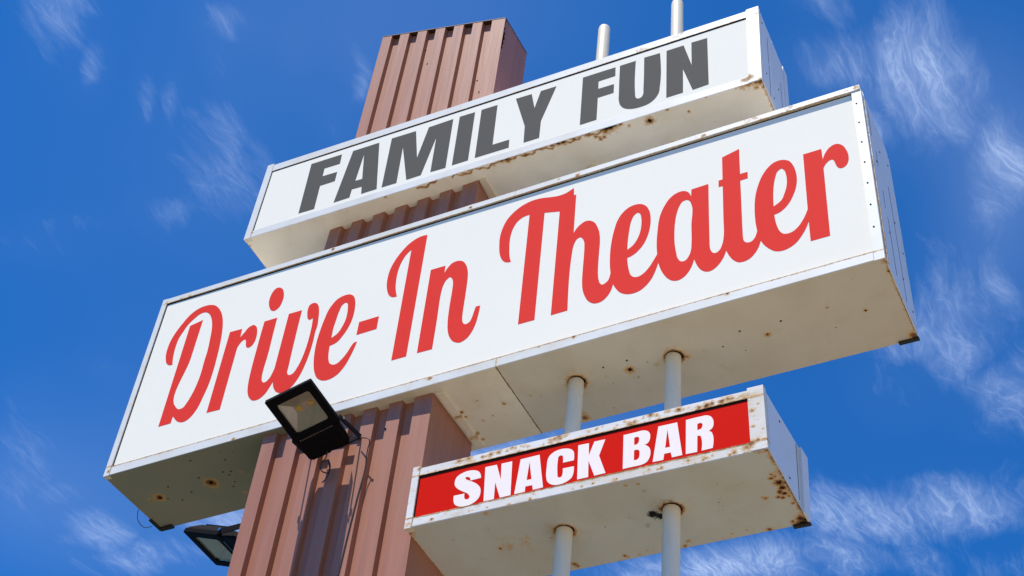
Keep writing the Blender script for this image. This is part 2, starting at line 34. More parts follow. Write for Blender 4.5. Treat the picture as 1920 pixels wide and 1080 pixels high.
LET={"main":[["Drive",[[[0.3102,1.2348,1],[0.3072,0.3507,1],[0.4048,0.329,1],[0.4021,0.6726,0],[0.4035,1.1012,0],[0.4339,1.1291,0],[0.4628,1.1256,0],[0.4831,1.0905,0],[0.5074,1.0145,0],[0.5235,0.9062,0],[0.5236,0.7141,0],[0.5246,0.6788,0],[0.5152,0.5431,0],[0.5017,0.4338,0],[0.4859,0.3721,0],[0.4612,0.3128,0],[0.4293,0.2708,0],[0.4043,0.2559,0],[0.3672,0.2564,0],[0.3272,0.2865,0],[0.2901,0.327,0],[0.2638,0.3866,0],[0.2435,0.4479,0],[0.2391,0.5078,0],[0.2433,0.5883,0],[0.2515,0.6453,0],[0.2616,0.6904,1],[0.2401,0.6879,0],[0.2135,0.6683,0],[0.1866,0.6113,0],[0.1761,0.5654,0],[0.1733,0.5096,0],[0.1785,0.4437,0],[0.2007,0.3706,0],[0.2349,0.3009,0],[0.2763,0.2362,0],[0.3255,0.1996,0],[0.3812,0.1878,0],[0.431,0.1945,0],[0.4672,0.2118,0],[0.5096,0.2543,0],[0.545,0.3117,0],[0.5737,0.385,0],[0.589,0.4465,0],[0.604,0.5378,0],[0.6133,0.6258,0],[0.619,0.729,0],[0.6222,0.8702,0],[0.6173,0.9771,0],[0.6006,1.0839,0],[0.5772,1.1811,0],[0.5427,1.2355,0],[0.5132,1.2533,0],[0.4775,1.2492,0],[0.4474,1.2301,0],[0.4215,1.2003,0],[0.4038,1.1784,1],[0.4028,1.2341,1]],[[0.6665,0.5356,1],[0.7616,0.5391,1],[0.7651,0.6179,1],[0.7899,0.5796,0],[0.8121,0.545,0],[0.8449,0.5337,0],[0.8695,0.5535,0],[0.8893,0.603,0],[0.8962,0.6595,0],[0.8918,0.7056,0],[0.8764,0.7357,0],[0.8506,0.7426,0],[0.8338,0.7237,0],[0.8223,0.6811,0],[0.8123,0.6538,0],[0.7975,0.6545,0],[0.7778,0.6774,0],[0.764,0.7142,1],[0.7649,1.2364,1],[0.6667,1.2323,1]],[[0.9731,0.2296,0],[1.0002,0.2496,0],[1.0245,0.3003,0],[1.032,0.3411,0],[1.0298,0.3905,0],[1.0148,0.4378,0],[0.9886,0.4559,0],[0.9667,0.4478,0],[0.9385,0.4063,0],[0.9231,0.3568,0],[0.9205,0.3054,0],[0.9307,0.2583,0],[0.9503,0.2306,0]],[[0.9285,0.5322,1],[1.024,0.5322,1],[1.0244,0.6515,0],[1.026,0.8867,0],[1.0221,0.9993,0],[1.0254,1.0565,0],[1.0384,1.097,0],[1.0513,1.108,0],[1.0674,1.1051,0],[1.0862,1.0825,0],[1.0975,1.0473,0],[1.1061,1.0053,1],[1.1098,0.5295,1],[1.2076,0.5309,1],[1.2069,0.7171,0],[1.2081,0.8925,0],[1.2103,1.0408,0],[1.2102,1.0743,0],[1.2197,1.0969,0],[1.2336,1.1072,0],[1.2558,1.1009,0],[1.2763,1.0634,0],[1.2959,0.9971,0],[1.3082,0.9162,0],[1.3142,0.826,0],[1.3149,0.7561,0],[1.313,0.6962,0],[1.308,0.6407,1],[1.2843,0.6482,0],[1.2685,0.6292,0],[1.2578,0.5921,0],[1.2523,0.5414,0],[1.2607,0.5017,0],[1.2837,0.4938,0],[1.3076,0.504,0],[1.3277,0.533,0],[1.3416,0.5808,0],[1.3523,0.663,0],[1.3565,0.7358,0],[1.3525,0.7696,0],[1.3524,0.8512,0],[1.3459,0.9636,0],[1.3294,1.0704,0],[1.3046,1.1559,0],[1.2702,1.2154,0],[1.2381,1.24,0],[1.2016,1.2442,0],[1.1638,1.2209,0],[1.1352,1.1761,0],[1.1195,1.1258,1],[1.1046,1.1659,0],[1.0783,1.2172,0],[1.0416,1.2432,0],[1.0082,1.2421,0],[0.9721,1.2098,0],[0.9465,1.1577,0],[0.9354,1.1045,0],[0.9289,1.0354,0],[0.9255,0.9268,0],[0.9255,0.7881,0],[0.9263,0.6163,0]],[[1.6608,0.9813,1],[1.6814,0.9813,1],[1.6562,1.0891,0],[1.6251,1.172,0],[1.5805,1.2275,0],[1.5292,1.2453,0],[1.4916,1.2391,0],[1.4489,1.2074,0],[1.416,1.1443,0],[1.394,1.0591,0],[1.3837,0.9768,0],[1.3803,0.8727,0],[1.3868,0.782,0],[1.3985,0.6919,0],[1.4263,0.5821,0],[1.4691,0.5251,0],[1.5146,0.5106,0],[1.5539,0.5165,0],[1.5819,0.5406,0],[1.6043,0.5947,0],[1.6124,0.652,0],[1.6137,0.7298,0],[1.5997,0.8127,0],[1.5699,0.883,0],[1.5282,0.9369,0],[1.4859,0.9475,1],[1.4891,1.0081,0],[1.4975,1.0615,0],[1.515,1.1065,0],[1.5366,1.1239,0],[1.5624,1.1273,0],[1.5943,1.1007,0],[1.6268,1.0509,0],[1.6497,0.9972,0]],[[1.4853,0.8802,1],[1.4837,0.7938,0],[1.4904,0.7256,0],[1.5,0.6458,0],[1.5153,0.5974,0],[1.5347,0.5853,0],[1.5482,0.5947,0],[1.5578,0.6315,0],[1.5631,0.6813,0],[1.5611,0.7517,0],[1.5469,0.8051,0],[1.5228,0.8545,0]],[[1.667,0.8082,1],[1.8042,0.8066,1],[1.8048,0.9174,1],[1.6661,0.9198,1]]]],["In",[[[2.0527,0.1533,1],[2.0494,1.2352,1],[1.9512,1.2348,1],[1.9519,0.2561,1],[1.9231,0.2876,0],[1.8978,0.3439,0],[1.8818,0.4253,0],[1.8804,0.5114,0],[1.8883,0.5927,0],[1.9071,0.6716,1],[1.8786,0.6676,0],[1.8539,0.6463,0],[1.8346,0.6072,0],[1.8187,0.5444,0],[1.8133,0.4634,0],[1.8213,0.3866,0],[1.844,0.3148,0],[1.8836,0.2415,0],[1.9362,0.1804,0],[1.988,0.1527,0],[2.0261,0.1482,0]],[[2.1207,0.5137,1],[2.2209,0.5153,1],[2.2217,0.5812,1],[2.2407,0.5405,0],[2.2689,0.5089,0],[2.3053,0.5043,0],[2.3387,0.5215,0],[2.3638,0.5618,0],[2.3843,0.6337,0],[2.3902,0.7059,0],[2.3908,0.7849,0],[2.3898,0.9065,0],[2.3892,1.0059,0],[2.3917,1.0528,0],[2.4016,1.089,0],[2.4183,1.1049,0],[2.4399,1.0968,0],[2.4558,1.0573,0],[2.464,1.0145,0],[2.4711,0.9756,1],[2.5004,0.9776,1],[2.4952,1.0525,0],[2.4833,1.1324,0],[2.4643,1.1894,0],[2.4342,1.2323,0],[2.3963,1.2469,0],[2.3595,1.2286,0],[2.327,1.1837,0],[2.3068,1.125,0],[2.2966,1.0499,0],[2.2927,0.9496,0],[2.2944,0.747,0],[2.293,0.7021,0],[2.2831,0.6599,0],[2.2648,0.6365,0],[2.2433,0.6546,0],[2.2273,0.6971,0],[2.2204,0.7498,0],[2.2181,0.8173,0],[2.2195,0.937,0],[2.2181,1.2364,1],[2.1193,1.2334,1]]]],["Theater",[[[3.0484,0.1311,1],[3.0528,0.2044,1],[3.067,0.2031,1],[3.0672,0.569,1],[3.0893,0.5264,0],[3.1218,0.4974,0],[3.1342,0.4904,0],[3.1639,0.4954,0],[3.1944,0.5231,0],[3.2173,0.576,0],[3.2347,0.6564,0],[3.2381,0.7177,0],[3.2361,0.8114,0],[3.2346,0.9383,0],[3.2358,0.9958,0],[3.2428,1.055,0],[3.2541,1.0903,0],[3.2664,1.1025,0],[3.2802,1.098,0],[3.2977,1.0827,0],[3.3085,1.0479,0],[3.3125,1.0214,1],[3.3073,0.9682,0],[3.305,0.9042,0],[3.3053,0.8347,0],[3.3131,0.726,0],[3.3252,0.6473,0],[3.3418,0.5756,0],[3.3733,0.5158,0],[3.4139,0.4813,0],[3.455,0.475,0],[3.484,0.4838,0],[3.513,0.5106,0],[3.534,0.557,0],[3.5461,0.6296,0],[3.5456,0.6957,0],[3.5345,0.7741,0],[3.5133,0.8413,0],[3.4822,0.892,0],[3.4469,0.9232,0],[3.4105,0.9355,1],[3.4145,0.9897,0],[3.4237,1.05,0],[3.4364,1.0944,0],[3.4545,1.1151,0],[3.482,1.1212,0],[3.513,1.1033,0],[3.5437,1.0657,0],[3.5705,1.015,0],[3.5886,0.9772,1],[3.5855,0.9243,0],[3.585,0.8604,0],[3.5902,0.7629,0],[3.5958,0.6938,0],[3.6113,0.6162,0],[3.6312,0.5641,0],[3.6593,0.5153,0],[3.6957,0.4855,0],[3.7279,0.4786,0],[3.752,0.4854,0],[3.7719,0.5052,0],[3.7837,0.5293,0],[3.7899,0.5537,1],[3.7917,0.4895,1],[3.8937,0.4856,1],[3.892,0.7781,0],[3.8919,0.9871,0],[3.8922,1.0382,0],[3.899,1.0805,0],[3.9118,1.1038,0],[3.9267,1.109,0],[3.9459,1.0948,0],[3.9618,1.0568,0],[3.9718,0.999,0],[3.9747,0.9546,0],[3.9749,0.8505,0],[3.9773,0.5454,1],[3.9531,0.542,1],[3.9539,0.4834,1],[3.9776,0.4834,1],[3.9795,0.2746,1],[4.0821,0.2422,1],[4.0808,0.4808,1],[4.1248,0.4819,1],[4.1236,0.5416,1],[4.0801,0.5426,1],[4.0799,0.6967,0],[4.0793,0.8389,0],[4.0792,0.9948,0],[4.0801,1.0462,0],[4.0847,1.079,0],[4.1008,1.0972,0],[4.121,1.1004,0],[4.1402,1.0835,0],[4.1523,1.0552,0],[4.1598,1.0257,1],[4.1541,0.9594,0],[4.1518,0.8716,0],[4.153,0.8195,0],[4.1612,0.7224,0],[4.1798,0.6345,0],[4.21,0.5508,0],[4.251,0.4898,0],[4.275,0.4702,0],[4.306,0.4635,0],[4.3362,0.472,0],[4.3618,0.494,0],[4.3821,0.5412,0],[4.3954,0.6093,0],[4.398,0.6775,0],[4.3897,0.7456,0],[4.3714,0.8083,0],[4.3421,0.871,0],[4.3145,0.9049,0],[4.2876,0.9245,0],[4.2588,0.9305,1],[4.2626,0.9849,0],[4.271,1.0398,0],[4.2835,1.0848,0],[4.3004,1.1107,0],[4.3218,1.1195,0],[4.351,1.1146,0],[4.3814,1.0889,0],[4.4093,1.0452,0],[4.4303,0.9979,0],[4.4413,0.9657,1],[4.4445,0.4753,1],[4.5475,0.4746,1],[4.5491,0.5737,1],[4.5676,0.5209,0],[4.5926,0.4834,0],[4.6197,0.4688,0],[4.6417,0.4737,0],[4.6623,0.4966,0],[4.6808,0.5464,0],[4.6897,0.6126,0],[4.6854,0.6533,0],[4.6699,0.6881,0],[4.6508,0.6999,0],[4.6329,0.6942,0],[4.6201,0.6698,0],[4.612,0.6293,0],[4.6029,0.6015,0],[4.592,0.598,0],[4.5727,0.6099,0],[4.5483,0.653,1],[4.5442,1.2346,1],[4.4409,1.234,1],[4.4405,1.0676,1],[4.423,1.1186,0],[4.3946,1.1726,0],[4.3598,1.2178,0],[4.3227,1.2399,0],[4.2864,1.2461,0],[4.2544,1.2362,0],[4.2197,1.2011,0],[4.1958,1.1633,0],[4.1758,1.1147,1],[4.163,1.1602,0],[4.1393,1.205,0],[4.1088,1.2357,0],[4.0792,1.245,0],[4.05,1.2392,0],[4.0249,1.214,0],[4.0037,1.1749,0],[3.9837,1.1138,1],[3.9707,1.1554,0],[3.9473,1.2005,0],[3.9206,1.2303,0],[3.8905,1.245,0],[3.8681,1.2401,0],[3.8459,1.2211,0],[3.8238,1.1819,0],[3.8092,1.1372,0],[3.8019,1.1091,1],[3.7901,1.1568,0],[3.7708,1.1983,0],[3.7441,1.231,0],[3.7137,1.2457,0],[3.6834,1.2388,0],[3.6567,1.2144,0],[3.6297,1.1678,0],[3.6102,1.1155,0],[3.595,1.0534,1],[3.5792,1.1139,0],[3.5565,1.1709,0],[3.5261,1.2133,0],[3.4878,1.2415,0],[3.4492,1.2478,0],[3.4101,1.2377,0],[3.3743,1.2099,0],[3.3497,1.17,0],[3.3299,1.1246,1],[3.3183,1.174,0],[3.2959,1.2143,0],[3.2652,1.2403,0],[3.2218,1.2396,0],[3.1889,1.2105,0],[3.1627,1.1564,0],[3.1457,1.0888,0],[3.1411,1.0309,0],[3.1406,0.9284,0],[3.1426,0.7839,0],[3.1421,0.7246,0],[3.1379,0.675,0],[3.126,0.6428,0],[3.1107,0.626,0],[3.0942,0.6322,0],[3.0769,0.6671,0],[3.0686,0.7114,0],[3.0656,0.7517,0],[3.0622,1.2348,1],[2.9615,1.2358,1],[2.9654,0.3216,1],[2.8645,0.2897,1],[2.8619,1.2354,1],[2.7605,1.2341,1],[2.7637,0.2644,1],[2.7271,0.2676,0],[2.6931,0.288,0],[2.6657,0.3367,0],[2.6508,0.3997,0],[2.6474,0.4669,0],[2.6503,0.5299,0],[2.6597,0.6191,0],[2.671,0.6629,1],[2.6432,0.6575,0],[2.6222,0.6399,0],[2.6014,0.6011,0],[2.5852,0.5395,0],[2.5798,0.4881,0],[2.577,0.3934,0],[2.5883,0.316,0],[2.6137,0.2437,0],[2.6543,0.1903,0],[2.7096,0.1495,0],[2.7709,0.1311,0],[2.838,0.1351,0],[2.8966,0.1518,0],[2.9501,0.1629,0],[2.9981,0.1586,0],[3.028,0.1428,0]],[[3.409,0.8639,1],[3.4117,0.7684,0],[3.4182,0.6878,0],[3.4289,0.614,0],[3.4485,0.5678,0],[3.4667,0.5563,0],[3.4791,0.5693,0],[3.4892,0.6165,0],[3.4909,0.6716,0],[3.4838,0.7403,0],[3.4686,0.7928,0],[3.4414,0.8398,0]],[[3.7901,0.6241,0],[3.7793,0.5887,0],[3.7615,0.5726,0],[3.7395,0.5767,0],[3.7195,0.6103,0],[3.7034,0.6697,0],[3.6934,0.743,0],[3.6893,0.8415,0],[3.6912,0.935,0],[3.6989,1.0067,0],[3.7104,1.0679,0],[3.7275,1.0975,0],[3.7486,1.1007,0],[3.7717,1.0713,0],[3.7855,1.0209,0],[3.7887,0.9654,0],[3.7892,0.815,0]],[[4.2584,0.8589,1],[4.2617,0.7452,0],[4.2675,0.6759,0],[4.2804,0.6029,0],[4.2978,0.556,0],[4.3174,0.545,0],[4.3315,0.5661,0],[4.3405,0.6134,0],[4.3425,0.6631,0],[4.3369,0.7207,0],[4.323,0.7738,0],[4.3037,0.824,0]]]]],"fam":[["FAMILY",[[[0.4014,0.1391,1],[0.6583,0.1417,1],[0.6626,0.2525,1],[0.5344,0.251,1],[0.5373,0.34,1],[0.6583,0.3436,1],[0.6601,0.4484,1],[0.5391,0.4501,1],[0.5446,0.7063,1],[0.4164,0.7029,1]],[[0.7512,0.1449,1],[0.9653,0.146,1],[1.0404,0.7007,1],[0.919,0.7016,1],[0.908,0.619,1],[0.8296,0.6142,1],[0.8259,0.7015,1],[0.7004,0.7041,1]],[[0.857,0.2323,1],[0.8953,0.5268,1],[0.84,0.5242,1]],[[1.0661,0.1447,1],[1.2607,0.1491,1],[1.3182,0.4807,1],[1.3634,0.1545,1],[1.5537,0.1486,1],[1.5665,0.7039,1],[1.4525,0.699,1],[1.4425,0.3121,1],[1.3796,0.6999,1],[1.2698,0.702,1],[1.1801,0.3018,1],[1.1937,0.7024,1],[1.0788,0.7013,1]],[[1.6032,0.1471,1],[1.7221,0.1506,1],[1.7336,0.6982,1],[1.6137,0.6993,1]],[[1.7716,0.1494,1],[1.8936,0.1515,1],[1.9043,0.6074,1],[2.027,0.6086,1],[2.0314,0.6979,1],[1.7834,0.6956,1]],[[2.0316,0.1494,1],[2.1502,0.1528,1],[2.1857,0.3332,1],[2.2178,0.1526,1],[2.3328,0.155,1],[2.2468,0.5101,1],[2.2491,0.6949,1],[2.1378,0.6955,1],[2.13,0.5098,1]]]],["FUN",[[[2.5252,0.1542,1],[2.7586,0.1559,1],[2.7612,0.2593,1],[2.6427,0.2603,1],[2.6454,0.3468,1],[2.7557,0.3487,1],[2.7573,0.4494,1],[2.6468,0.4491,1],[2.6502,0.6921,1],[2.535,0.6936,1]],[[2.7901,0.1563,1],[2.9016,0.1577,1],[2.9079,0.5284,0],[2.9113,0.569,0],[2.9201,0.5931,0],[2.9351,0.6025,0],[2.9535,0.5964,0],[2.9638,0.5699,0],[2.9644,0.514,0],[2.9599,0.1526,1],[3.0701,0.1577,1],[3.0763,0.5373,0],[3.0693,0.6112,0],[3.0468,0.6593,0],[3.0059,0.6936,0],[2.9486,0.7027,0],[2.8905,0.6931,0],[2.842,0.6646,0],[2.8109,0.6167,0],[2.7979,0.5587,0],[2.7949,0.4704,0]],[[3.1153,0.1569,1],[3.232,0.1572,1],[3.2877,0.413,1],[3.2852,0.1546,1],[3.3919,0.1594,1],[3.3998,0.687,1],[3.2957,0.6938,1],[3.2299,0.4305,1],[3.2318,0.6904,1],[3.1217,0.6906,1]]]]],"snack":[["SNACK",[[[0.3436,0.1625,1],[0.4051,0.1599,1],[0.3995,0.1342,0],[0.3857,0.112,0],[0.3608,0.0983,0],[0.3287,0.0928,0],[0.2899,0.0997,0],[0.2639,0.1158,0],[0.254,0.1453,0],[0.2583,0.1739,0],[0.2768,0.1993,0],[0.311,0.2264,0],[0.3407,0.2499,0],[0.3493,0.2655,0],[0.3487,0.2787,0],[0.3384,0.2836,0],[0.3249,0.277,0],[0.3199,0.2623,0],[0.3196,0.2407,1],[0.2589,0.2397,1],[0.2607,0.2738,0],[0.27,0.2985,0],[0.2892,0.3145,0],[0.3174,0.3239,0],[0.3521,0.3239,0],[0.3854,0.3104,0],[0.4045,0.2888,0],[0.4109,0.2548,0],[0.4063,0.2267,0],[0.3882,0.1994,0],[0.3564,0.1727,0],[0.327,0.1535,0],[0.3139,0.1408,0],[0.3162,0.1322,0],[0.329,0.1348,0],[0.3409,0.1435,0]],[[0.4232,0.0947,1],[0.4877,0.0964,1],[0.5191,0.2037,1],[0.5141,0.0968,1],[0.574,0.0973,1],[0.5815,0.3193,1],[0.523,0.3204,1],[0.4887,0.2127,1],[0.4904,0.3207,1],[0.4332,0.3205,1]],[[0.621,0.098,1],[0.725,0.0961,1],[0.7569,0.3158,1],[0.702,0.3171,1],[0.6974,0.2861,1],[0.6598,0.2849,1],[0.6591,0.3177,1],[0.6011,0.3187,1]],[[0.6728,0.1294,1],[0.6906,0.2458,1],[0.6635,0.2447,1]],[[0.8572,0.1853,1],[0.9154,0.1858,1],[0.9157,0.1491,0],[0.911,0.1252,0],[0.8953,0.1071,0],[0.8725,0.097,0],[0.8423,0.092,0],[0.8088,0.0985,0],[0.7834,0.1164,0],[0.7718,0.1449,0],[0.7701,0.1805,0],[0.7717,0.2611,0],[0.7778,0.2848,0],[0.7937,0.3044,0],[0.8202,0.318,0],[0.8534,0.3203,0],[0.8859,0.3115,0],[0.9089,0.2937,0],[0.9168,0.2651,0],[0.917,0.2245,1],[0.8579,0.2225,1],[0.8572,0.2622,0],[0.853,0.2742,0],[0.8421,0.2766,0],[0.8324,0.2687,0],[0.831,0.2551,0],[0.8289,0.1608,0],[0.8315,0.139,0],[0.8443,0.1335,0],[0.854,0.1408,0],[0.8565,0.155,0]],[[0.9357,0.0936,1],[0.9925,0.0962,1],[0.9942,0.1778,1],[1.0216,0.0941,1],[1.0797,0.095,1],[1.0494,0.1933,1],[1.0861,0.3132,1],[1.0276,0.3147,1],[0.9942,0.2112,1],[0.9958,0.3149,1],[0.9378,0.3145,1]]]],["BAR",[[[1.1761,0.0965,1],[1.2386,0.0958,0],[1.2782,0.0956,0],[1.2997,0.1047,0],[1.3122,0.1227,0],[1.3151,0.1459,0],[1.3105,0.1713,0],[1.2999,0.186,0],[1.2857,0.1899,1],[1.3034,0.2047,0],[1.3141,0.2253,0],[1.3165,0.2522,0],[1.3106,0.281,0],[1.2965,0.3031,0],[1.2685,0.3126,0],[1.2333,0.3125,0],[1.1749,0.3129,1]],[[1.2324,0.13,1],[1.2497,0.1292,0],[1.2569,0.1358,0],[1.2577,0.1516,0],[1.2535,0.1683,0],[1.2482,0.1747,0],[1.2321,0.1768,1]],[[1.2324,0.211,1],[1.2502,0.2116,0],[1.2592,0.2208,0],[1.2603,0.2408,0],[1.2577,0.2641,0],[1.2506,0.273,0],[1.2312,0.2733,1]],[[1.3569,0.0931,1],[1.4533,0.0947,1],[1.4761,0.3086,1],[1.4243,0.3092,1],[1.4188,0.2766,1],[1.3858,0.276,1],[1.381,0.3127,1],[1.327,0.3115,1]],[[1.4038,0.1272,1],[1.4157,0.2401,1],[1.3906,0.2404,1]],[[1.4983,0.0933,1],[1.5683,0.0919,0],[1.6065,0.0949,0],[1.6234,0.1076,0],[1.6331,0.1283,0],[1.6357,0.1556,0],[1.6297,0.1803,0],[1.6103,0.1966,1],[1.6237,0.2071,0],[1.629,0.2239,0],[1.6262,0.3072,1],[1.5712,0.3088,1],[1.5723,0.2292,0],[1.5686,0.215,0],[1.5532,0.2106,1],[1.55,0.3101,1],[1.4933,0.3083,1]],[[1.555,0.1353,1],[1.5724,0.1338,0],[1.5799,0.1413,0],[1.5798,0.1568,0],[1.5732,0.1703,0],[1.5534,0.1742,1]]]]]}
BLOBS=[[-0.702,0.387,22.335,17.15,-7.92,19.429,0.54],[-0.708,0.435,43.981,32.905,-11.236,28.09,0.432],[-0.567,0.458,31.553,20.284,-14.227,35.497,0.468],[-0.593,0.481,46.167,29.844,-11.377,28.36,0.36],[-0.673,0.579,14.404,9.531,-5.756,14.778,0.54],[-0.729,0.591,20.881,14.431,-9.323,24.138,0.432],[-0.633,0.543,44.562,28.905,-7.664,19.599,0.396],[-0.684,0.493,70.121,49.258,-13.039,32.163,0.396],[-0.665,0.506,70.829,48.589,-10.636,26.833,0.36],[-0.532,0.495,63.812,38.425,-11.665,28.818,0.216],[-0.888,0.586,12.877,10.187,-12.991,34.167,0.252],[-0.826,0.581,13.287,10.046,-18.067,47.315,0.216],[-0.497,0.543,76.834,43.153,-11.315,27.892,0.432],[-0.537,0.575,31.042,17.826,-15.828,40.416,0.288],[-0.118,0.618,25.985,8.008,-10.912,26.849,0.44],[-0.132,0.678,18.897,5.719,-11.748,29.339,0.44],[-0.069,0.703,17.916,4.715,-6.349,15.873,0.68],[-0.11,0.738,32.013,9.047,-11.036,27.937,0.56],[-0.021,0.79,38.438,8.652,-7.198,18.3,0.6],[-0.044,0.83,44.732,10.375,-6.803,17.433,0.48],[-0.102,0.976,20.547,5.035,-4.494,12.074,0.6],[-0.132,0.979,16.843,4.333,-8.217,22.158,0.56],[-0.178,1.038,21.458,5.855,-4.954,13.641,0.288],[-0.088,1.087,22.034,4.937,-3.966,11.03,0.48],[-0.057,0.95,35.347,7.901,-5.822,15.505,0.48],[-0.272,1.212,9.739,2.855,-5.076,14.799,0.64],[-0.166,1.239,11.38,2.763,-6.071,17.646,0.64],[-0.436,1.255,6.466,2.326,-6.369,19.122,0.76],[-0.314,1.275,8.447,2.554,-6.568,19.612,0.56],[-0.502,1.032,8.334,3.587,-6.452,18.32,0.4],[-0.137,1.354,19.698,4.322,-6.566,19.656,0.32],[-1.09,0.962,18.613,13.801,-9.243,27.16,0.504],[-1.103,0.848,18.903,14.993,-3.91,11.164,0.36],[-1.071,1.021,8.674,6.168,-7.667,22.877,0.432],[-1.097,0.899,26.197,20.139,-8.596,24.642,0.288],[-1.029,0.764,23.167,18.313,-6.674,18.534,0.252],[-0.918,0.757,29.183,21.125,-21.561,59.02,0.252],[-0.6,1.043,10.567,5.034,-4.536,13.06,0.48],[-0.922,0.989,13.917,9.038,-5.572,16.302,0.648],[-0.578,0.996,20.197,9.577,-9.773,27.624,0.56]]
VEIL=[[-0.43,0.486,4.909,2.649,-3.582,8.797,0.06],[-0.847,1.005,2.923,1.773,-1.202,3.501,0.072],[-0.555,1.013,5.477,2.523,-2.479,7.041,0.06],[-0.706,0.54,3.489,2.428,-1.839,4.694,0.024],[-0.133,1.001,8.059,2.064,-1.793,4.877,0.018],[-0.101,0.707,9.176,2.576,-4.496,11.269,0.036],[-0.031,0.835,18.81,4.221,-2.949,7.589,0.096],[-1.127,0.889,6.54,5.169,-2.75,7.958,0.06]]


def N(nt, typ, **kw):
    n = nt.nodes.new(typ)
    for k, v in kw.items():
        setattr(n, k, v)
    return n
def math_(nt, op, a, b=None, c=None, clamp=False):
    n = N(nt, 'ShaderNodeMath', operation=op); n.use_clamp = clamp
    for i, x in enumerate((a, b, c)):
        if x is None: continue
        if isinstance(x, (int, float)): n.inputs[i].default_value = x
        else: nt.links.new(x, n.inputs[i])
    return n.outputs[0]
def mix_(nt, f, a, b, mode='MIX'):
    n = N(nt, 'ShaderNodeMix', data_type='RGBA', blend_type=mode)
    for i, x in ((0, f), (6, a), (7, b)):
        if isinstance(x, (int, float)): n.inputs[i].default_value = x
        elif isinstance(x, tuple): n.inputs[i].default_value = (*x, 1)
        else: nt.links.new(x, n.inputs[i])
    return n.outputs[2]
def ramp_(nt, x, a, b, smooth=True):
    n = N(nt, 'ShaderNodeMapRange', interpolation_type='SMOOTHSTEP' if smooth else 'LINEAR')
    n.inputs[1].default_value = a; n.inputs[2].default_value = b
    nt.links.new(x, n.inputs[0]); return n.outputs[0]
def noise_(nt, vec, scale, detail=4, rough=0.5, dist=0.0):
    n = N(nt, 'ShaderNodeTexNoise'); n.inputs['Scale'].default_value = scale
    n.inputs['Detail'].default_value = detail; n.inputs['Roughness'].default_value = rough; n.inputs['Distortion'].default_value = dist
    if vec is not None: nt.links.new(vec, n.inputs['Vector'])
    return n.outputs['Fac']

# ---------------------------------------------------------------- sky with a high layer of wispy cloud
W = bpy.data.worlds.new('World'); S.world = W; W.use_nodes = True
nt = W.node_tree; nt.nodes.clear()
out = N(nt, 'ShaderNodeOutputWorld'); bg = N(nt, 'ShaderNodeBackground'); nt.links.new(bg.outputs[0], out.inputs[0])
bg.inputs[1].default_value = 0.15
sky = N(nt, 'ShaderNodeTexSky', sky_type='NISHITA'); sky.sun_disc = False
sky.sun_elevation = math.asin(-SUNDIR.z); sky.sun_rotation = math.atan2(-SUNDIR.x, -SUNDIR.y)
sky.air_density = 0.65; sky.dust_density = 0.0; sky.ozone_density = 4.0; sky.altitude = 1500
blue = mix_(nt, 1.0, sky.outputs[0], (.115, .83, 1.42), 'MULTIPLY')
tc = N(nt, 'ShaderNodeTexCoord'); sep = N(nt, 'ShaderNodeSeparateXYZ'); nt.links.new(tc.outputs['Generated'], sep.inputs[0])
zz = math_(nt, 'MAXIMUM', sep.outputs[2], 0.03)
px = math_(nt, 'DIVIDE', sep.outputs[0], zz); py = math_(nt, 'DIVIDE', sep.outputs[1], zz)
cmb = N(nt, 'ShaderNodeCombineXYZ'); nt.links.new(px, cmb.inputs[0]); nt.links.new(py, cmb.inputs[1])
P = cmb.outputs[0]
# warp so that the cloud banks have ragged outlines
wn = N(nt, 'ShaderNodeTexNoise'); wn.inputs['Scale'].default_value = 5.0; wn.inputs['Detail'].default_value = 3; nt.links.new(P, wn.inputs['Vector'])
wv = N(nt, 'ShaderNodeVectorMath', operation='SUBTRACT'); nt.links.new(wn.outputs['Color'], wv.inputs[0]); wv.inputs[1].default_value = (.5, .5, .5)
ws = N(nt, 'ShaderNodeVectorMath', operation='SCALE'); nt.links.new(wv.outputs[0], ws.inputs[0]); ws.inputs['Scale'].default_value = 0.10
wa = N(nt, 'ShaderNodeVectorMath', operation='ADD'); nt.links.new(P, wa.inputs[0]); nt.links.new(ws.outputs[0], wa.inputs[1])
sp = N(nt, 'ShaderNodeSeparateXYZ'); nt.links.new(wa.outputs[0], sp.inputs[0])
tot = None
for cx, cy, a, b, c, d, amp in BLOBS:
    dx = math_(nt, 'SUBTRACT', sp.outputs[0], cx); dy = math_(nt, 'SUBTRACT', sp.outputs[1], cy)
    u = math_(nt, 'ADD', math_(nt, 'MULTIPLY', dx, a), math_(nt, 'MULTIPLY', dy, b))
    v = math_(nt, 'ADD', math_(nt, 'MULTIPLY', dx, c), math_(nt, 'MULTIPLY', dy, d))
    r2 = math_(nt, 'ADD', math_(nt, 'MULTIPLY', u, u), math_(nt, 'MULTIPLY', v, v))
    g = math_(nt, 'MULTIPLY', math_(nt, 'EXPONENT', math_(nt, 'MULTIPLY', r2, -0.8)), amp)
    tot = g if tot is None else math_(nt, 'MAXIMUM', tot, g)
sep_P = N(nt, 'ShaderNodeSeparateXYZ'); nt.links.new(P, sep_P.inputs[0])
def streak(rot, sx, sy, scale, dist, rough=.62):
    r_ = N(nt, 'ShaderNodeMapping'); nt.links.new(wa.outputs[0], r_.inputs[0]); r_.inputs['Rotation'].default_value = (0, 0, rot)
    mp = N(nt, 'ShaderNodeMapping'); nt.links.new(r_.outputs[0], mp.inputs[0]); mp.inputs['Scale'].default_value = (sx, sy, 1)
    return noise_(nt, mp.outputs[0], scale, 10, rough, dist)
s1 = streak(-1.25, 1.0, 2.0, 4.5, 0.4)
s2 = streak(-1.6, 1.0, 4.0, 7.0, 0.3, .7)
s3 = streak(-1.45, 1.0, 5.0, 6.0, 0.35, .6)
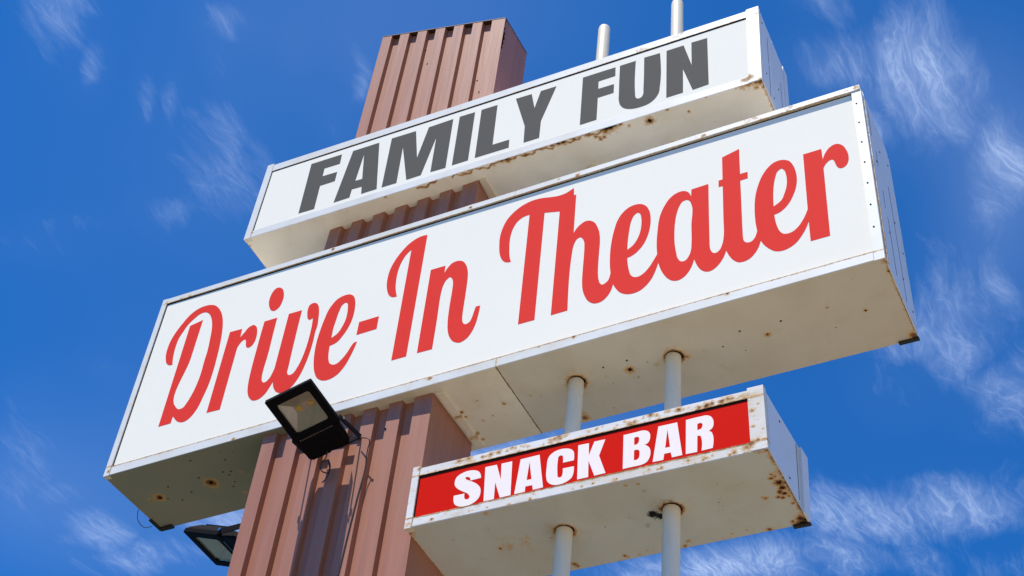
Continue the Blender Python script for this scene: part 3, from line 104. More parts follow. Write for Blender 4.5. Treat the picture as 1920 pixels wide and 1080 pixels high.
s4 = noise_(nt, wa.outputs[0], 26.0, 6, .7)
rid = math_(nt, 'POWER', math_(nt, 'SUBTRACT', 1.0, math_(nt, 'ABSOLUTE', math_(nt, 'SUBTRACT', math_(nt, 'MULTIPLY', s3, 2.0), 1.0))), 9.0)
def ridge(x, p):
    return math_(nt, 'POWER', math_(nt, 'SUBTRACT', 1.0, math_(nt, 'ABSOLUTE', math_(nt, 'SUBTRACT', math_(nt, 'MULTIPLY', x, 2.0), 1.0))), p)
f1 = ridge(streak(-1.35, 1.0, 3.6, 11.0, 1.1, .58), 11.0)
f2 = ridge(streak(-1.95, 1.0, 3.0, 8.0, 1.4, .60), 11.0)
fib = math_(nt, 'MAXIMUM', f1, math_(nt, 'MULTIPLY', f2, .55))
st = math_(nt, 'ADD', math_(nt, 'MULTIPLY', s1, 0.5), math_(nt, 'MULTIPLY', s2, 0.5))
thr = math_(nt, 'SUBTRACT', 0.64, math_(nt, 'MULTIPLY', tot, 0.62))
soft = math_(nt, 'DIVIDE', math_(nt, 'SUBTRACT', st, thr), 0.62, clamp=True); soft = math_(nt, 'MULTIPLY', math_(nt, 'POWER', soft, 1.35), 1.12)
soft = math_(nt, 'MULTIPLY', soft, math_(nt, 'ADD', .38, math_(nt, 'ADD', math_(nt, 'MULTIPLY', rid, .28), math_(nt, 'MULTIPLY', fib, .72))))
soft = math_(nt, 'MULTIPLY', soft, math_(nt, 'ADD', .70, math_(nt, 'MULTIPLY', s4, .5)))
vt = None
for cx, cy, a, b, c, d, amp in VEIL:
    dx = math_(nt, 'SUBTRACT', sep_P.outputs[0], cx); dy = math_(nt, 'SUBTRACT', sep_P.outputs[1], cy)
    u = math_(nt, 'ADD', math_(nt, 'MULTIPLY', dx, a), math_(nt, 'MULTIPLY', dy, b))
    v = math_(nt, 'ADD', math_(nt, 'MULTIPLY', dx, c), math_(nt, 'MULTIPLY', dy, d))
    g = math_(nt, 'MULTIPLY', math_(nt, 'EXPONENT', math_(nt, 'MULTIPLY', math_(nt, 'ADD', math_(nt, 'MULTIPLY', u, u), math_(nt, 'MULTIPLY', v, v)), -1.0)), amp)
    vt = g if vt is None else math_(nt, 'ADD', vt, g)
cl = math_(nt, 'ADD', math_(nt, 'MULTIPLY', soft, .98), math_(nt, 'ADD', math_(nt, 'MULTIPLY', tot, .035), vt), clamp=True)
skyc = mix_(nt, cl, blue, (3.4, 4.2, 5.9))
nt.links.new(skyc, bg.inputs[0])

# ---------------------------------------------------------------- materials
def mat(name):
    m = bpy.data.materials.new(name); m.use_nodes = True
    nt = m.node_tree; b = nt.nodes['Principled BSDF']; return m, nt, b
def simple(name, col, rough=.5, metal=0, var=.0, scale=20, bump=0, spec=.5):
    m, nt, b = mat(name)
    b.inputs['Roughness'].default_value = rough; b.inputs['Metallic'].default_value = metal
    b.inputs['Specular IOR Level'].default_value = spec
    tc = N(nt, 'ShaderNodeTexCoord')
    n = noise_(nt, tc.outputs['Object'], scale, 6, .6)
    if var:
        f = math_(nt, 'ADD', 1 - var, math_(nt, 'MULTIPLY', n, 2 * var))
        nt.links.new(mix_(nt, 1.0, col, gray(nt, f), 'MULTIPLY'), b.inputs['Base Color'])
    else: b.inputs['Base Color'].default_value = (*col, 1)
    if bump:
        bp = N(nt, 'ShaderNodeBump'); bp.inputs['Strength'].default_value = bump; bp.inputs['Distance'].default_value = .004
        nt.links.new(n, bp.inputs['Height']); nt.links.new(bp.outputs[0], b.inputs['Normal'])
    return m
def gray(nt, f):
    c = N(nt, 'ShaderNodeCombineColor')
    for i in range(3): nt.links.new(f, c.inputs[i])
    return c.outputs[0]
def painted(name, col, dirt=(.45, .36, .2), dirtamt=.25, rough=.45, grime=0.0, base=0.0, wav=0.15, speck=0.0, spec=.12, aniso=(1, 1, 1)):
    """old enamelled sheet steel: attribute 'rust' says where the paint has failed, 'hole' where metal is gone"""
    m, nt, b = mat(name)
    b.inputs['Specular IOR Level'].default_value = spec
    tc = N(nt, 'ShaderNodeTexCoord'); mpa = N(nt, 'ShaderNodeMapping'); nt.links.new(tc.outputs['Object'], mpa.inputs[0]); mpa.inputs['Scale'].default_value = aniso; ob = mpa.outputs[0]
    ar = N(nt, 'ShaderNodeAttribute', attribute_name='rust'); ah = N(nt, 'ShaderNodeAttribute', attribute_name='hole')
    n1 = noise_(nt, ob, 2.2, 5, .6); n2 = noise_(nt, ob, 55, 6, .65, .4); n3 = noise_(nt, ob, 9, 6, .65, .5); n4 = noise_(nt, ob, 160, 4, .7)
    c = mix_(nt, math_(nt, 'MULTIPLY', ramp_(nt, n1, .35, .75), dirtamt), col, dirt)
    c = mix_(nt, math_(nt, 'MULTIPLY', ramp_(nt, n3, .5, .8), dirtamt * .8), c, dirt)
    c = mix_(nt, math_(nt, 'MULTIPLY', ramp_(nt, n4, .55, .8), .12), c, (.25, .22, .17))
    if speck:
        vo = N(nt, 'ShaderNodeTexVoronoi'); vo.inputs['Scale'].default_value = 42; nt.links.new(ob, vo.inputs['Vector'])
        sd = math_(nt, 'MULTIPLY', math_(nt, 'LESS_THAN', vo.outputs['Distance'], .13), ramp_(nt, n3, .56, .68))
        c = mix_(nt, math_(nt, 'MULTIPLY', sd, speck), c, (.09, .08, .06))
    r = math_(nt, 'ADD', math_(nt, 'ADD', ar.outputs['Fac'], base), math_(nt, 'ADD', math_(nt, 'MULTIPLY', math_(nt, 'SUBTRACT', n2, .5), 1.5), math_(nt, 'MULTIPLY', math_(nt, 'SUBTRACT', n4, .5), 1.0)))
    r = math_(nt, 'ADD', r, math_(nt, 'MULTIPLY', math_(nt, 'SUBTRACT', n3, .5), .9))
    on = ramp_(nt, math_(nt, 'ADD', ar.outputs['Fac'], base), .02, .12)
    c = mix_(nt, math_(nt, 'MULTIPLY', math_(nt, 'MULTIPLY', ramp_(nt, r, .18, .62), on), .75), c, (.60, .36, .13))
    c = mix_(nt, math_(nt, 'MULTIPLY', math_(nt, 'MULTIPLY', ramp_(nt, r, .66, .98), on), .9), c, (.24, .095, .03))
    c = mix_(nt, math_(nt, 'MULTIPLY', ramp_(nt, r, 1.05, 1.35), on), c, (.05, .025, .012))
    h = math_(nt, 'ADD', ah.outputs['Fac'], math_(nt, 'ADD', math_(nt, 'MULTIPLY', math_(nt, 'SUBTRACT', n2, .5), .5), math_(nt, 'MULTIPLY', math_(nt, 'SUBTRACT', n4, .5), .9)))
    hf = math_(nt, 'MULTIPLY', ramp_(nt, h, .38, .62), ramp_(nt, ah.outputs['Fac'], .02, .1))
    c = mix_(nt, hf, c, (.008, .007, .006))
    nt.links.new(c, b.inputs['Base Color'])
    rr = math_(nt, 'ADD', rough, math_(nt, 'MULTIPLY', math_(nt, 'MULTIPLY', ramp_(nt, r, .2, .6), on), .45), clamp=True)
    nt.links.new(rr, b.inputs['Roughness'])
    bp = N(nt, 'ShaderNodeBump'); bp.inputs['Strength'].default_value = .35; bp.inputs['Distance'].default_value = .004
    hh = math_(nt, 'ADD', math_(nt, 'MULTIPLY', n1, wav * 8), math_(nt, 'MULTIPLY', math_(nt, 'MULTIPLY', n2, on), ramp_(nt, r, .3, .8)))
    hh = math_(nt, 'SUBTRACT', hh, math_(nt, 'MULTIPLY', hf, 2.0))
    nt.links.new(hh, bp.inputs['Height']); nt.links.new(bp.outputs[0], b.inputs['Normal'])
    return m
M_SHEET = painted('enamelled_sheet', (.79, .71, .56), dirtamt=.32, rough=.5, speck=.5)
M_SHEET_PALE = painted('enamelled_sheet_pale', (.89, .86, .79), dirtamt=.2, rough=.5, speck=.3)
M_SHEET_OLIVE = painted('enamelled_sheet_olive', (.62, .56, .45), dirtamt=.3, rough=.5, speck=.4)
M_SHEET_GREY = painted('enamelled_sheet_grey', (.57, .585, .545), dirtamt=.28, rough=.5, speck=.8)
M_SHEET_SHADE = painted('shade_toned_sheet', (.27, .285, .235), dirtamt=.2, rough=.55, speck=.9)  # darkened enamel: shade on the left underside put into the colour
M_RAIL = painted('rail_paint', (.73, .715, .655), dirtamt=.25, rough=.42, wav=.05)
M_RAIL_OLD = painted('rail_paint_rusty', (.76, .73, .68), dirtamt=.5, rough=.5, base=.13, wav=.05, aniso=(.45, 1, 1))
M_STEEL = painted('galvanised_pole', (.74, .65, .49), dirtamt=.5, rough=.45, base=.07, wav=.0, aniso=(1, 1, .12), spec=.3)
def panelmat(name, col, rough=.35):
    m, nt, b = mat(name); b.inputs['Specular IOR Level'].default_value = .02; rough = .75; tc = N(nt, 'ShaderNodeTexCoord')
    n = noise_(nt, tc.outputs['Object'], 1.1, 4, .5); n2 = noise_(nt, tc.outputs['Object'], 30, 5, .6)
    f = math_(nt, 'ADD', .975, math_(nt, 'ADD', math_(nt, 'MULTIPLY', n, .03), math_(nt, 'MULTIPLY', n2, .02)))
    nt.links.new(mix_(nt, 1.0, col, gray(nt, f), 'MULTIPLY'), b.inputs['Base Color'])
    b.inputs['Roughness'].default_value = rough
    bp = N(nt, 'ShaderNodeBump'); bp.inputs['Strength'].default_value = .12; bp.inputs['Distance'].default_value = .02
    nt.links.new(n, bp.inputs['Height']); nt.links.new(bp.outputs[0], b.inputs['Normal'])
    return m
M_WHITE = panelmat('white_acrylic', (.87, .815, .675))
M_REDP = panelmat('red_acrylic', (.66, .010, .005), .4)
M_LGREY = panelmat('grey_vinyl', (.110, .103, .088), .5)
M_LRED = panelmat('red_vinyl', (.76, .046, .034), .45)
M_LPINK = panelmat('pale_vinyl', (.94, .81, .72), .45)
M_BLACK = simple('black_rubber', (.012, .011, .01), .7)
M_LAMP = simple('black_lamp_casting', (.006, .006, .007), .75, 0, .25, 60, .25, .05)
M_CHROME = simple('bare_steel', (.55, .54, .52), .25, 1.0, .15, 90)
M_WIRE = simple('black_cable', (.010, .010, .011), .5)
M_LED = simple('led_chip', (.95, .62, .10), .4, 0, .1, 80)
M_REFL = simple('lamp_reflector', (.62, .61, .56), .3, .5, .12, 25)
M_RIM_GLINT = simple('rim_glint', (.75, .70, .55), .35, .3)
M_DARKIN = simple('dark_gap', (.010, .008, .007), .9, spec=.0)
# brown corrugated cladding
M_BROWN, nt, b = mat('brown_cladding')
tc = N(nt, 'ShaderNodeTexCoord'); ob = tc.outputs['Object']
mp = N(nt, 'ShaderNodeMapping'); nt.links.new(ob, mp.inputs[0]); mp.inputs['Scale'].default_value = (9, 9, .5)
n1 = noise_(nt, mp.outputs[0], 1.6, 5, .6); n2 = noise_(nt, ob, 14, 6, .65); n3 = noise_(nt, ob, 90, 4, .6)
ar = N(nt, 'ShaderNodeAttribute', attribute_name='rust')
c = mix_(nt, ramp_(nt, n1, .3, .7), (.320, .112, .054), (.375, .140, .070))
c = mix_(nt, math_(nt, 'MULTIPLY', ramp_(nt, n2, .55, .8), .25), c, (.30, .15, .10))
c = mix_(nt, math_(nt, 'MULTIPLY', ramp_(nt, n3, .6, .85), .15), c, (.45, .32, .26))
r = math_(nt, 'ADD', ar.outputs['Fac'], math_(nt, 'MULTIPLY', math_(nt, 'SUBTRACT', noise_(nt, ob, 35, 6, .7, .5), .5), 1.6))
on = ramp_(nt, ar.outputs['Fac'], .03, .2)
c = mix_(nt, math_(nt, 'MULTIPLY', ramp_(nt, r, .45, .7), on), c, (.10, .04, .02))
nt.links.new(c, b.inputs['Base Color']); b.inputs['Roughness'].default_value = .5; b.inputs['Specular IOR Level'].default_value = .6
bp = N(nt, 'ShaderNodeBump'); bp.inputs['Strength'].default_value = .25; bp.inputs['Distance'].default_value = .01
nt.links.new(math_(nt, 'ADD', n1, math_(nt, 'MULTIPLY', n3, .1)), bp.inputs['Height']); nt.links.new(bp.outputs[0], b.inputs['Normal'])
M_CAP = simple('dark_cap_edge', (.10, .045, .03), .6)
# glass
M_GLASS, nt, b = mat('lamp_glass')
b.inputs['Base Color'].default_value = (.92, .95, .93, 1); b.inputs['Roughness'].default_value = .04
b.inputs['Transmission Weight'].default_value = 1.0; b.inputs['IOR'].default_value = 1.45
# ground: pale gravelly lot with darker turf at the left
M_GROUND, nt, b = mat('ground_lot')
tc = N(nt, 'ShaderNodeTexCoord'); ob = tc.outputs['Object']
n1 = noise_(nt, ob, .35, 6, .6); n2 = noise_(nt, ob, 6, 6, .65); n3 = noise_(nt, ob, 60, 4, .6)
sx = N(nt, 'ShaderNodeSeparateXYZ'); nt.links.new(ob, sx.inputs[0])
edge = math_(nt, 'ADD', sx.outputs[0], math_(nt, 'MULTIPLY', math_(nt, 'SUBTRACT', n1, .5), 1.5))
sand = mix_(nt, n2, (.27, .22, .15), (.38, .32, .235)); sand = mix_(nt, math_(nt, 'MULTIPLY', ramp_(nt, n3, .5, .75), .3), sand, (.12, .10, .08))
turf = mix_(nt, n2, (.030, .035, .016), (.055, .055, .028))
nt.links.new(mix_(nt, ramp_(nt, edge, .9, 1.3), turf, sand), b.inputs['Base Color']); b.inputs['Roughness'].default_value = .9

# ---------------------------------------------------------------- mesh helpers
def tag(o, label=None, cat=None, group=None, kind=None):
    for k, v in (('label', label), ('category', cat), ('group', group), ('kind', kind)):
        if v: o[k] = v
    return o
def link(name, me, m, parent=None, smooth=False):
    o = bpy.data.objects.new(name, me); COL.objects.link(o)
    if m: me.materials.append(m)
    if parent: o.parent = parent
    if smooth:
        for q in me.polygons: q.use_smooth = True
    return o
def empty(name, loc):
    o = bpy.data.objects.new(name, None); COL.objects.link(o); o.location = loc; return o
def Mp(b, a, v, c):
    """sheet-metal cabinet coordinates in metres: a along from the left end, v down from the top, c back from the front"""
    Wd, H, D = DIM[b]; F, K = BOX[b]
    a = np.asarray(a, float) / Wd; v = np.asarray(v, float) / H; c = np.asarray(c, float) / D
    a, v, c = np.broadcast_arrays(a, v, c); a = a[..., None]; v = v[..., None]; c = c[..., None]
    f = [np.array(x) for x in F]; k = [np.array(x) for x in K]
    fr = (1 - v) * ((1 - a) * f[0] + a * f[1]) + v * ((1 - a) * f[3] + a * f[2])
    bk = (1 - v) * ((1 - a) * k[0] + a * k[1]) + v * ((1 - a) * k[3] + a * k[2])
    return (1 - c) * fr + c * bk
def gridbox(b, a0, a1, v0, v1, c0, c1, res, org, rustfn=None, faces='FBTULR'):
    """six gridded faces of a block inside cabinet b; rustfn(face, A, V, C) -> rust, hole"""
    verts = []; quads = []; rus = []; hol = []; base = 0
    ax = {'a': (a0, a1), 'v': (v0, v1), 'c': (c0, c1)}
    def face(k, p, q, fixed, val, flip):
        nonlocal base
        n = max(1, int(round(abs(ax[p][1] - ax[p][0]) / res))); mm = max(1, int(round(abs(ax[q][1] - ax[q][0]) / res)))
        n = min(n, 1100); mm = min(mm, 500)
        s = np.linspace(*ax[p], n + 1); t = np.linspace(*ax[q], mm + 1)
        Sg, Tg = np.meshgrid(s, t, indexing='ij'); d = {p: Sg, q: Tg, fixed: np.full_like(Sg, val)}
        X = Mp(b, d['a'], d['v'], d['c']).reshape(-1, 3) - np.array(org)
        r = np.zeros(Sg.shape); h = np.zeros(Sg.shape)
        if rustfn:
            r, h = rustfn(k, d['a'], d['v'], d['c'])
        idx = np.arange((n + 1) * (mm + 1)).reshape(n + 1, mm + 1) + base
        Q = np.stack([idx[:-1, :-1], idx[1:, :-1], idx[1:, 1:], idx[:-1, 1:]], -1).reshape(-1, 4)
        if flip: Q = Q[:, ::-1]
        verts.append(X); quads.append(Q); rus.append(np.broadcast_to(r, Sg.shape).ravel()); hol.append(np.broadcast_to(h, Sg.shape).ravel()); base += len(X)
    if 'F' in faces: face('F', 'a', 'v', 'c', c0, True)
    if 'B' in faces: face('B', 'a', 'v', 'c', c1, False)
    if 'T' in faces: face('T', 'a', 'c', 'v', v0, False)
    if 'U' in faces: face('U', 'a', 'c', 'v', v1, True)
    if 'L' in faces: face('L', 'v', 'c', 'a', a0, True)
    if 'R' in faces: face('R', 'v', 'c', 'a', a1, False)
    return np.concatenate(verts), np.concatenate(quads), np.concatenate(rus), np.concatenate(hol)
def meshof(name, parts):
    V = []; Q = []; R = []; H = []; b = 0
    for v, q, r, h in parts:
        V.append(v); Q.append(q + b); R.append(r); H.append(h); b += len(v)
    V = np.concatenate(V); Q = np.concatenate(Q); R = np.concatenate(R); H = np.concatenate(H)
    me = bpy.data.meshes.new(name)
    me.vertices.add(len(V)); me.vertices.foreach_set('co', V.astype(np.float32).ravel())
    me.loops.add(Q.size); me.loops.foreach_set('vertex_index', Q.astype(np.int32).ravel())
    me.polygons.add(len(Q)); me.polygons.foreach_set('loop_start', np.arange(0, Q.size, 4, dtype=np.int32)); me.polygons.foreach_set('loop_total', np.full(len(Q), 4, dtype=np.int32))
    me.update(calc_edges=True)
    for nm, arr in (('rust', R), ('hole', H)):
        at = me.attributes.new(nm, 'FLOAT', 'POINT'); at.data.foreach_set('value', arr.astype(np.float32))
    me.validate(); return me
def spots(lst, X, Y):
    r = np.zeros(X.shape); h = np.zeros(X.shape)
    for x, y, rad, a, hh in lst:
        d2 = ((X - x) ** 2 + (Y - y) ** 2) / rad ** 2
        g = np.exp(-d2 * .9)
        r = np.maximum(r, a * np.exp(-d2 * .35) if hh > .8 and a > 0 else a * g)
        if hh: h = np.maximum(h, hh * np.exp(-d2 * (2.2 if a > 0 else .9)))
    return r, h
def line(r, d, w, amp):
    return np.maximum(r, amp * np.exp(-(d / w) ** 2))

def bm_obj(name, bm, m, parent=None, smooth=False):
    me = bpy.data.meshes.new(name); bmesh.ops.recalc_face_normals(bm, faces=bm.faces[:]); bm.to_mesh(me); bm.free()
    return link(name, me, m, parent, smooth)
def add_box(bm, lo, hi, mtx=None, bev=0):
    r = bmesh.ops.create_cube(bm, size=1); vs = r['verts']
    for v in vs:
        v.co = Vector([(lo[i] + hi[i]) / 2 + v.co[i] * (hi[i] - lo[i]) for i in range(3)])
    if bev:
        es = list({e for v in vs for e in v.link_edges}); rr = bmesh.ops.bevel(bm, geom=es, offset=bev, segments=2, affect='EDGES', profile=.5)
        vs = list({v for f in rr['faces'] for v in f.verts} | {v for v in vs if v.is_valid})
    if mtx: bmesh.ops.transform(bm, matrix=mtx, verts=vs)
    return vs
def add_tube(bm, pts, rad, seg=10, cap=True):
    pts = [Vector(p) for p in pts]; rings = []
    up = Vector((0, 0, 1))
    for i, p in enumerate(pts):
        t = (pts[min(i + 1, len(pts) - 1)] - pts[max(i - 1, 0)]).normalized()
        x = t.cross(up if abs(t.dot(up)) < .95 else Vector((1, 0, 0))).normalized(); y = t.cross(x)
        rr = rad[i] if isinstance(rad, (list, tuple)) else rad
        rings.append([bm.verts.new(p + (x * math.cos(k * 2 * math.pi / seg) + y * math.sin(k * 2 * math.pi / seg)) * rr) for k in range(seg)])
    for a, b in zip(rings[:-1], rings[1:]):
        for k in range(seg): bm.faces.new((a[k], a[(k + 1) % seg], b[(k + 1) % seg], b[k]))
    if cap: bm.faces.new(rings[0][::-1]); bm.faces.new(rings[-1])
def smoothpath(pts, n=8):
    P = [Vector(p) for p in pts]; P = [P[0]] + P + [P[-1]]; o = []
    for i in range(1, len(P) - 2):
        for k in range(n):
            t = k / n
            o.append(.5 * ((2 * P[i]) + (P[i + 1] - P[i - 1]) * t + (2 * P[i - 1] - 5 * P[i] + 4 * P[i + 1] - P[i + 2]) * t * t + (3 * P[i] - P[i - 1] - 3 * P[i + 1] + P[i + 2]) * t ** 3))
    o.append(P[-2]); return o

# ---------------------------------------------------------------- lettering
def contour(pts):
    """corner-flagged points -> dense outline; smooth runs are Catmull-Rom"""
    n = len(pts); out = []
    for i in range(n):
        p0, p1, p2, p3 = pts[i - 1], pts[i], pts[(i + 1) % n], pts[(i + 2) % n]
        a = np.array(p1[:2]); b = np.array(p2[:2])
        out.append(tuple(a))
        if p1[2] and p2[2]: continue
        d = np.linalg.norm(b - a) + 1e-9
        def tang(pa, pb, pc, atb):
            A, B, C = (np.array(q[:2]) for q in (pa, pb, pc)); l1 = np.linalg.norm(B - A) + 1e-9; l2 = np.linalg.norm(C - B) + 1e-9
            return ((B - A) / l1 * l2 + (C - B) / l2 * l1) / (l1 + l2)
        m1 = None if p1[2] else tang(p0, p1, p2, 0) * d
        m2 = None if p2[2] else tang(p1, p2, p3, 0) * d
        if m1 is None: m1 = 1.5 * (b - a) - .5 * m2
        if m2 is None: m2 = 1.5 * (b - a) - .5 * m1
        k = max(2, min(10, int(d / .012)))
        for j in range(1, k):
            t = j / k; h = (2 * t ** 3 - 3 * t * t + 1, t ** 3 - 2 * t * t + t, -2 * t ** 3 + 3 * t * t, t ** 3 - t * t)
            out.append(tuple(h[0] * a + h[1] * m1 + h[2] * b + h[3] * m2))
    return out
def lettering(b, contours, m, parent, org, label):
    cu = bpy.data.curves.new('lettering', 'CURVE'); cu.dimensions = '2D'; cu.fill_mode = 'BOTH'; cu.extrude = .0003
    for c in contours:
        pts = contour(c); sp_ = cu.splines.new('POLY'); sp_.points.add(len(pts) - 1); sp_.use_cyclic_u = True
        for q, (x, y) in zip(sp_.points, pts): q.co = (x, -y, 0, 1)
    tmp = bpy.data.objects.new('tmp', cu); COL.objects.link(tmp)
    dg = bpy.context.evaluated_depsgraph_get(); dg.update()
    me = bpy.data.meshes.new_from_object(tmp.evaluated_get(dg)); bpy.data.objects.remove(tmp)
    n = len(me.vertices); co = np.empty(n * 3, np.float32); me.vertices.foreach_get('co', co); co = co.reshape(-1, 3).astype(float)
    Wd = DIM[b][0]; rec = REC[b][0] * (1 - co[:, 0] / Wd) + REC[b][1] * co[:, 0] / Wd
    X = Mp(b, co[:, 0], -co[:, 1], rec - .0006 - co[:, 2]) - np.array(org)
    me.vertices.foreach_set('co', X.astype(np.float32).ravel()); me.materials.clear(); me.update()
    o = link('lettering', me, m, parent); o['label'] = label; return o

# ---------------------------------------------------------------- sign cabinets
DEPTH = {}
def cabinet(b, name, label, cfg):
    Wd, H, D = DIM[b]; F, K = BOX[b]
    org = tuple(Mp(b, Wd / 2, H, D / 2)); root = empty(name, org); tag(root, label, cfg['cat'])
    ml, mr, mt, mb = cfg['rails']; msh = cfg['sheet']; mra = cfg['rail']
    RC = .032; U_ = UND[b]; FS = FRS[b]
    res = cfg['res']
    # cabinet shell
    def rf(k, a, v, c):
        if k == 'U':
            r, h = spots(U_, a, c)
            e = cfg['edge']
            w = .004 + .003 * np.sin(c * 23) ** 2
            r = line(r, Wd - a, w + e.get('rw', .004), e.get('R', .8)); r = line(r, a, .006, e.get('L', .6)); r = line(r, D - c, .004, e.get('B', .45)); r = line(r, c, .004, e.get('F', .35))
            h = np.maximum(h, (.75 * np.exp(-((Wd - a) / .003) ** 2)) * (c > D * .35))
            for (x, x2) in cfg.get('chips', []):
                wob = .01 * np.sin(a * 41) + .006 * np.sin(a * 97 + 1)
                r = np.maximum(r, np.where((a > x) & (a < x2), 1.0 * np.exp(-((c - .016 - wob) / .010) ** 2), 0))
            for (x, y) in cfg.get('holes', []):
                d = np.hypot(a - x, c - y); r = line(r, d - .048, .016, 1.05); r = np.maximum(r, .5 * np.exp(-(d / .085) ** 2)); h = np.maximum(h, 1.2 * np.exp(-((d - .043) / .007) ** 2) * (c < y + .02))
            for x in cfg.get('seams', []):
                r = line(r, a - x, .006, .62); h = line(h, a - x, .0022, .8)
            return r, h
        if k == 'R':
            r = np.zeros(a.shape); h = np.zeros(a.shape)
            r = line(r, H - v, .008, .5); return r, h
        return 0, 0
    SK = .004
    link('shell', meshof('shell', [gridbox(b, .0, Wd, .0, H - SK, RC, D - RC, .2, org, None)]), msh, root)
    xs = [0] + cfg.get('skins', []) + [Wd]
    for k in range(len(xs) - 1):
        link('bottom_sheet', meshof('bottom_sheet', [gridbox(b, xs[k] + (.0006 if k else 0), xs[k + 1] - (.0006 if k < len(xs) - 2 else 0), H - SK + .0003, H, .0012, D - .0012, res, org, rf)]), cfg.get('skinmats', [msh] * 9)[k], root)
    # front and back frames
    def rr(k, a, v, c):
        r, h = spots(FS, a, v)
        if k != 'F': r = r * .5; h = h * 0
        tl = cfg.get('topline', 0); bl = cfg.get('botline', .55)
        if k in 'FU': r = line(r, v - mt, .006, tl) if tl else r
        if bl: r = line(r, v - (H - mb) - .003, .006, bl)
        for x in cfg.get('seams', []):
            if k == 'F': r = line(r, a - x, .005, .6); h = line(h, a - x, .0018, .7) if False else h
        r = line(r, (a - ml), .003, .4) if cfg.get('sideline', 1) else r
        if k == 'F' and cfg.get('chipedge'):
            for (x, x2) in cfg['chips']:
                r = np.maximum(r, np.where((a > x) & (a < x2), .8 * np.exp(-((H - v) / .008) ** 2), 0))
        return r, h
    pr = cfg.get('proud', .004)
    def ring(sgn):
        c0, c1 = (0, RC) if sgn > 0 else (D - RC, D)
        g = .0
        fn = rr if sgn > 0 else None
        o = link('top_rail', meshof('top_rail', [gridbox(b, ml, Wd - (0 if cfg.get('topfull') else mr), 0, mt, c0 - (pr if cfg.get('topfull') and sgn > 0 else 0), c1, .008 if fn else .2, org, fn)]), mra, root)
        o = link('bottom_rail', meshof('bottom_rail', [gridbox(b, ml, Wd - mr, H - mb, H - SK, c0, c1, .0045 if fn else .2, org, fn)]), mra, root)
        q = cfg.get('postrise', .006)
        cc = (c0 - (pr if sgn > 0 else -.0), c1 + (pr if sgn < 0 else 0))
        link('side_rail', meshof('side_rail', [gridbox(b, -cfg.get('lout', .002), ml - .0015, -q, H + q * .4, cc[0], cc[1], .008 if fn else .2, org, fn)]), mra, root)
        link('side_rail', meshof('side_rail', [gridbox(b, Wd - mr + .0015, Wd + .003, (mt + .001) if cfg.get('topfull') else -q, H - .0045, cc[0] + (cfg.get('rsink', 0) if sgn > 0 else 0), cc[1], .008 if fn else .2, org, fn)]), mra, root)
    ring(1); ring(-1)
    # face panel
    rl, rrr = REC[b]
    def panel(nm, c0f, c1f):
        nx = 24; xs = np.linspace(ml - .004, Wd - mr + .004, nx + 1); V = []; Q = []
        for j, x in enumerate(xs):
            u = x / Wd; c = rl * (1 - u) + rrr * u
            for (v, cc) in ((mt - .004, c0f(c)), (H - mb + .004, c0f(c)), (H - mb + .004, c1f(c)), (mt - .004, c1f(c))):
                V.append(Mp(b, x, v, cc) - np.array(org))
        for j in range(nx):
            o = 4 * j
            for k in range(4): Q.append((o + k, o + 4 + k, o + 4 + (k + 1) % 4, o + (k + 1) % 4))
        Q.append((0, 1, 2, 3)); Q.append((4 * nx + 3, 4 * nx + 2, 4 * nx + 1, 4 * nx))
        me = bpy.data.meshes.new(nm); me.from_pydata([tuple(v) for v in V], [], Q)
        bm = bmesh.new(); bm.from_mesh(me); bmesh.ops.recalc_face_normals(bm, faces=bm.faces[:]); bm.to_mesh(me); bm.free()
        return me
    link('sign_panel', panel('sign_panel', lambda c: c, lambda c: RC - .003), cfg['panel'], root)
    link('sign_panel', panel('sign_panel', lambda c: D - c, lambda c: D - RC + .003), cfg['panel'], root)
    # dark strips painting the shaded gap under the top rail and along the left
    gt = cfg['gap_shade']
    def gline(a0, v0, a1, v1, w, vert):
        V = []; Q = []; n = 30
        for j in range(n + 1):
            t = j / n; a = a0 + (a1 - a0) * t; v = v0 + (v1 - v0) * t; u = a / Wd; c = rl * (1 - u) + rrr * u
            ww = w[0] * (1 - t) + w[1] * t
            pa, pv = ((a, v), (a, v + ww)) if not vert else ((a, v), (a + ww, v))
            for (x, y), cc in ((pa, c - .002), (pv, c - .002), (pv, c + .002), (pa, c + .002)): V.append(tuple(Mp(b, x, y, cc) - np.array(org)))
        for j in range(n):
            for k in range(4): Q.append((4 * j + k, 4 * j + 4 + k, 4 * j + 4 + (k + 1) % 4, 4 * j + (k + 1) % 4))
        me = bpy.data.meshes.new('gap_shade'); me.from_pydata(V, [], Q); bm = bmesh.new(); bm.from_mesh(me); bmesh.ops.recalc_face_normals(bm, faces=bm.faces[:]); bm.to_mesh(me); bm.free()
        link('gap_shade', me, M_DARKIN, root)
    gline(ml, mt, Wd - mr, mt, gt[:2], False); gline(ml, mt, ml, H - mb, (gt[2], gt[2]), True)
    for nm, cs in LET[b]:
        lettering(b, cs, cfg['ink'], root, org, cfg['inkword'] + ' lettering reading ' + nm)
    # screws
    for (a, v) in cfg.get('screws', []):
        bm = bmesh.new(); bmesh.ops.create_uvsphere(bm, u_segments=10, v_segments=6, radius=.0052)
        o = bm_obj('screw', bm, M_DARKIN, root, True); o.location = Vector(Mp(b, a, v, -.001 + (cfg.get('rsink', 0) - pr if a > Wd - mr else 0)) - np.array(org)); o.scale = (1, .5, 1)
    # end cover plates with an open seam
    for (c0, c1) in cfg['plates']:
        link('end_plate', meshof('end_plate', [gridbox(b, Wd, Wd + .004, .012, H - .012, c0, c1, .02, org, None)]), M_END, root)
    return root, org
M_END = painted('end_plate_paint', (.66, .68, .70), dirtamt=.12, rough=.45, wav=.2)
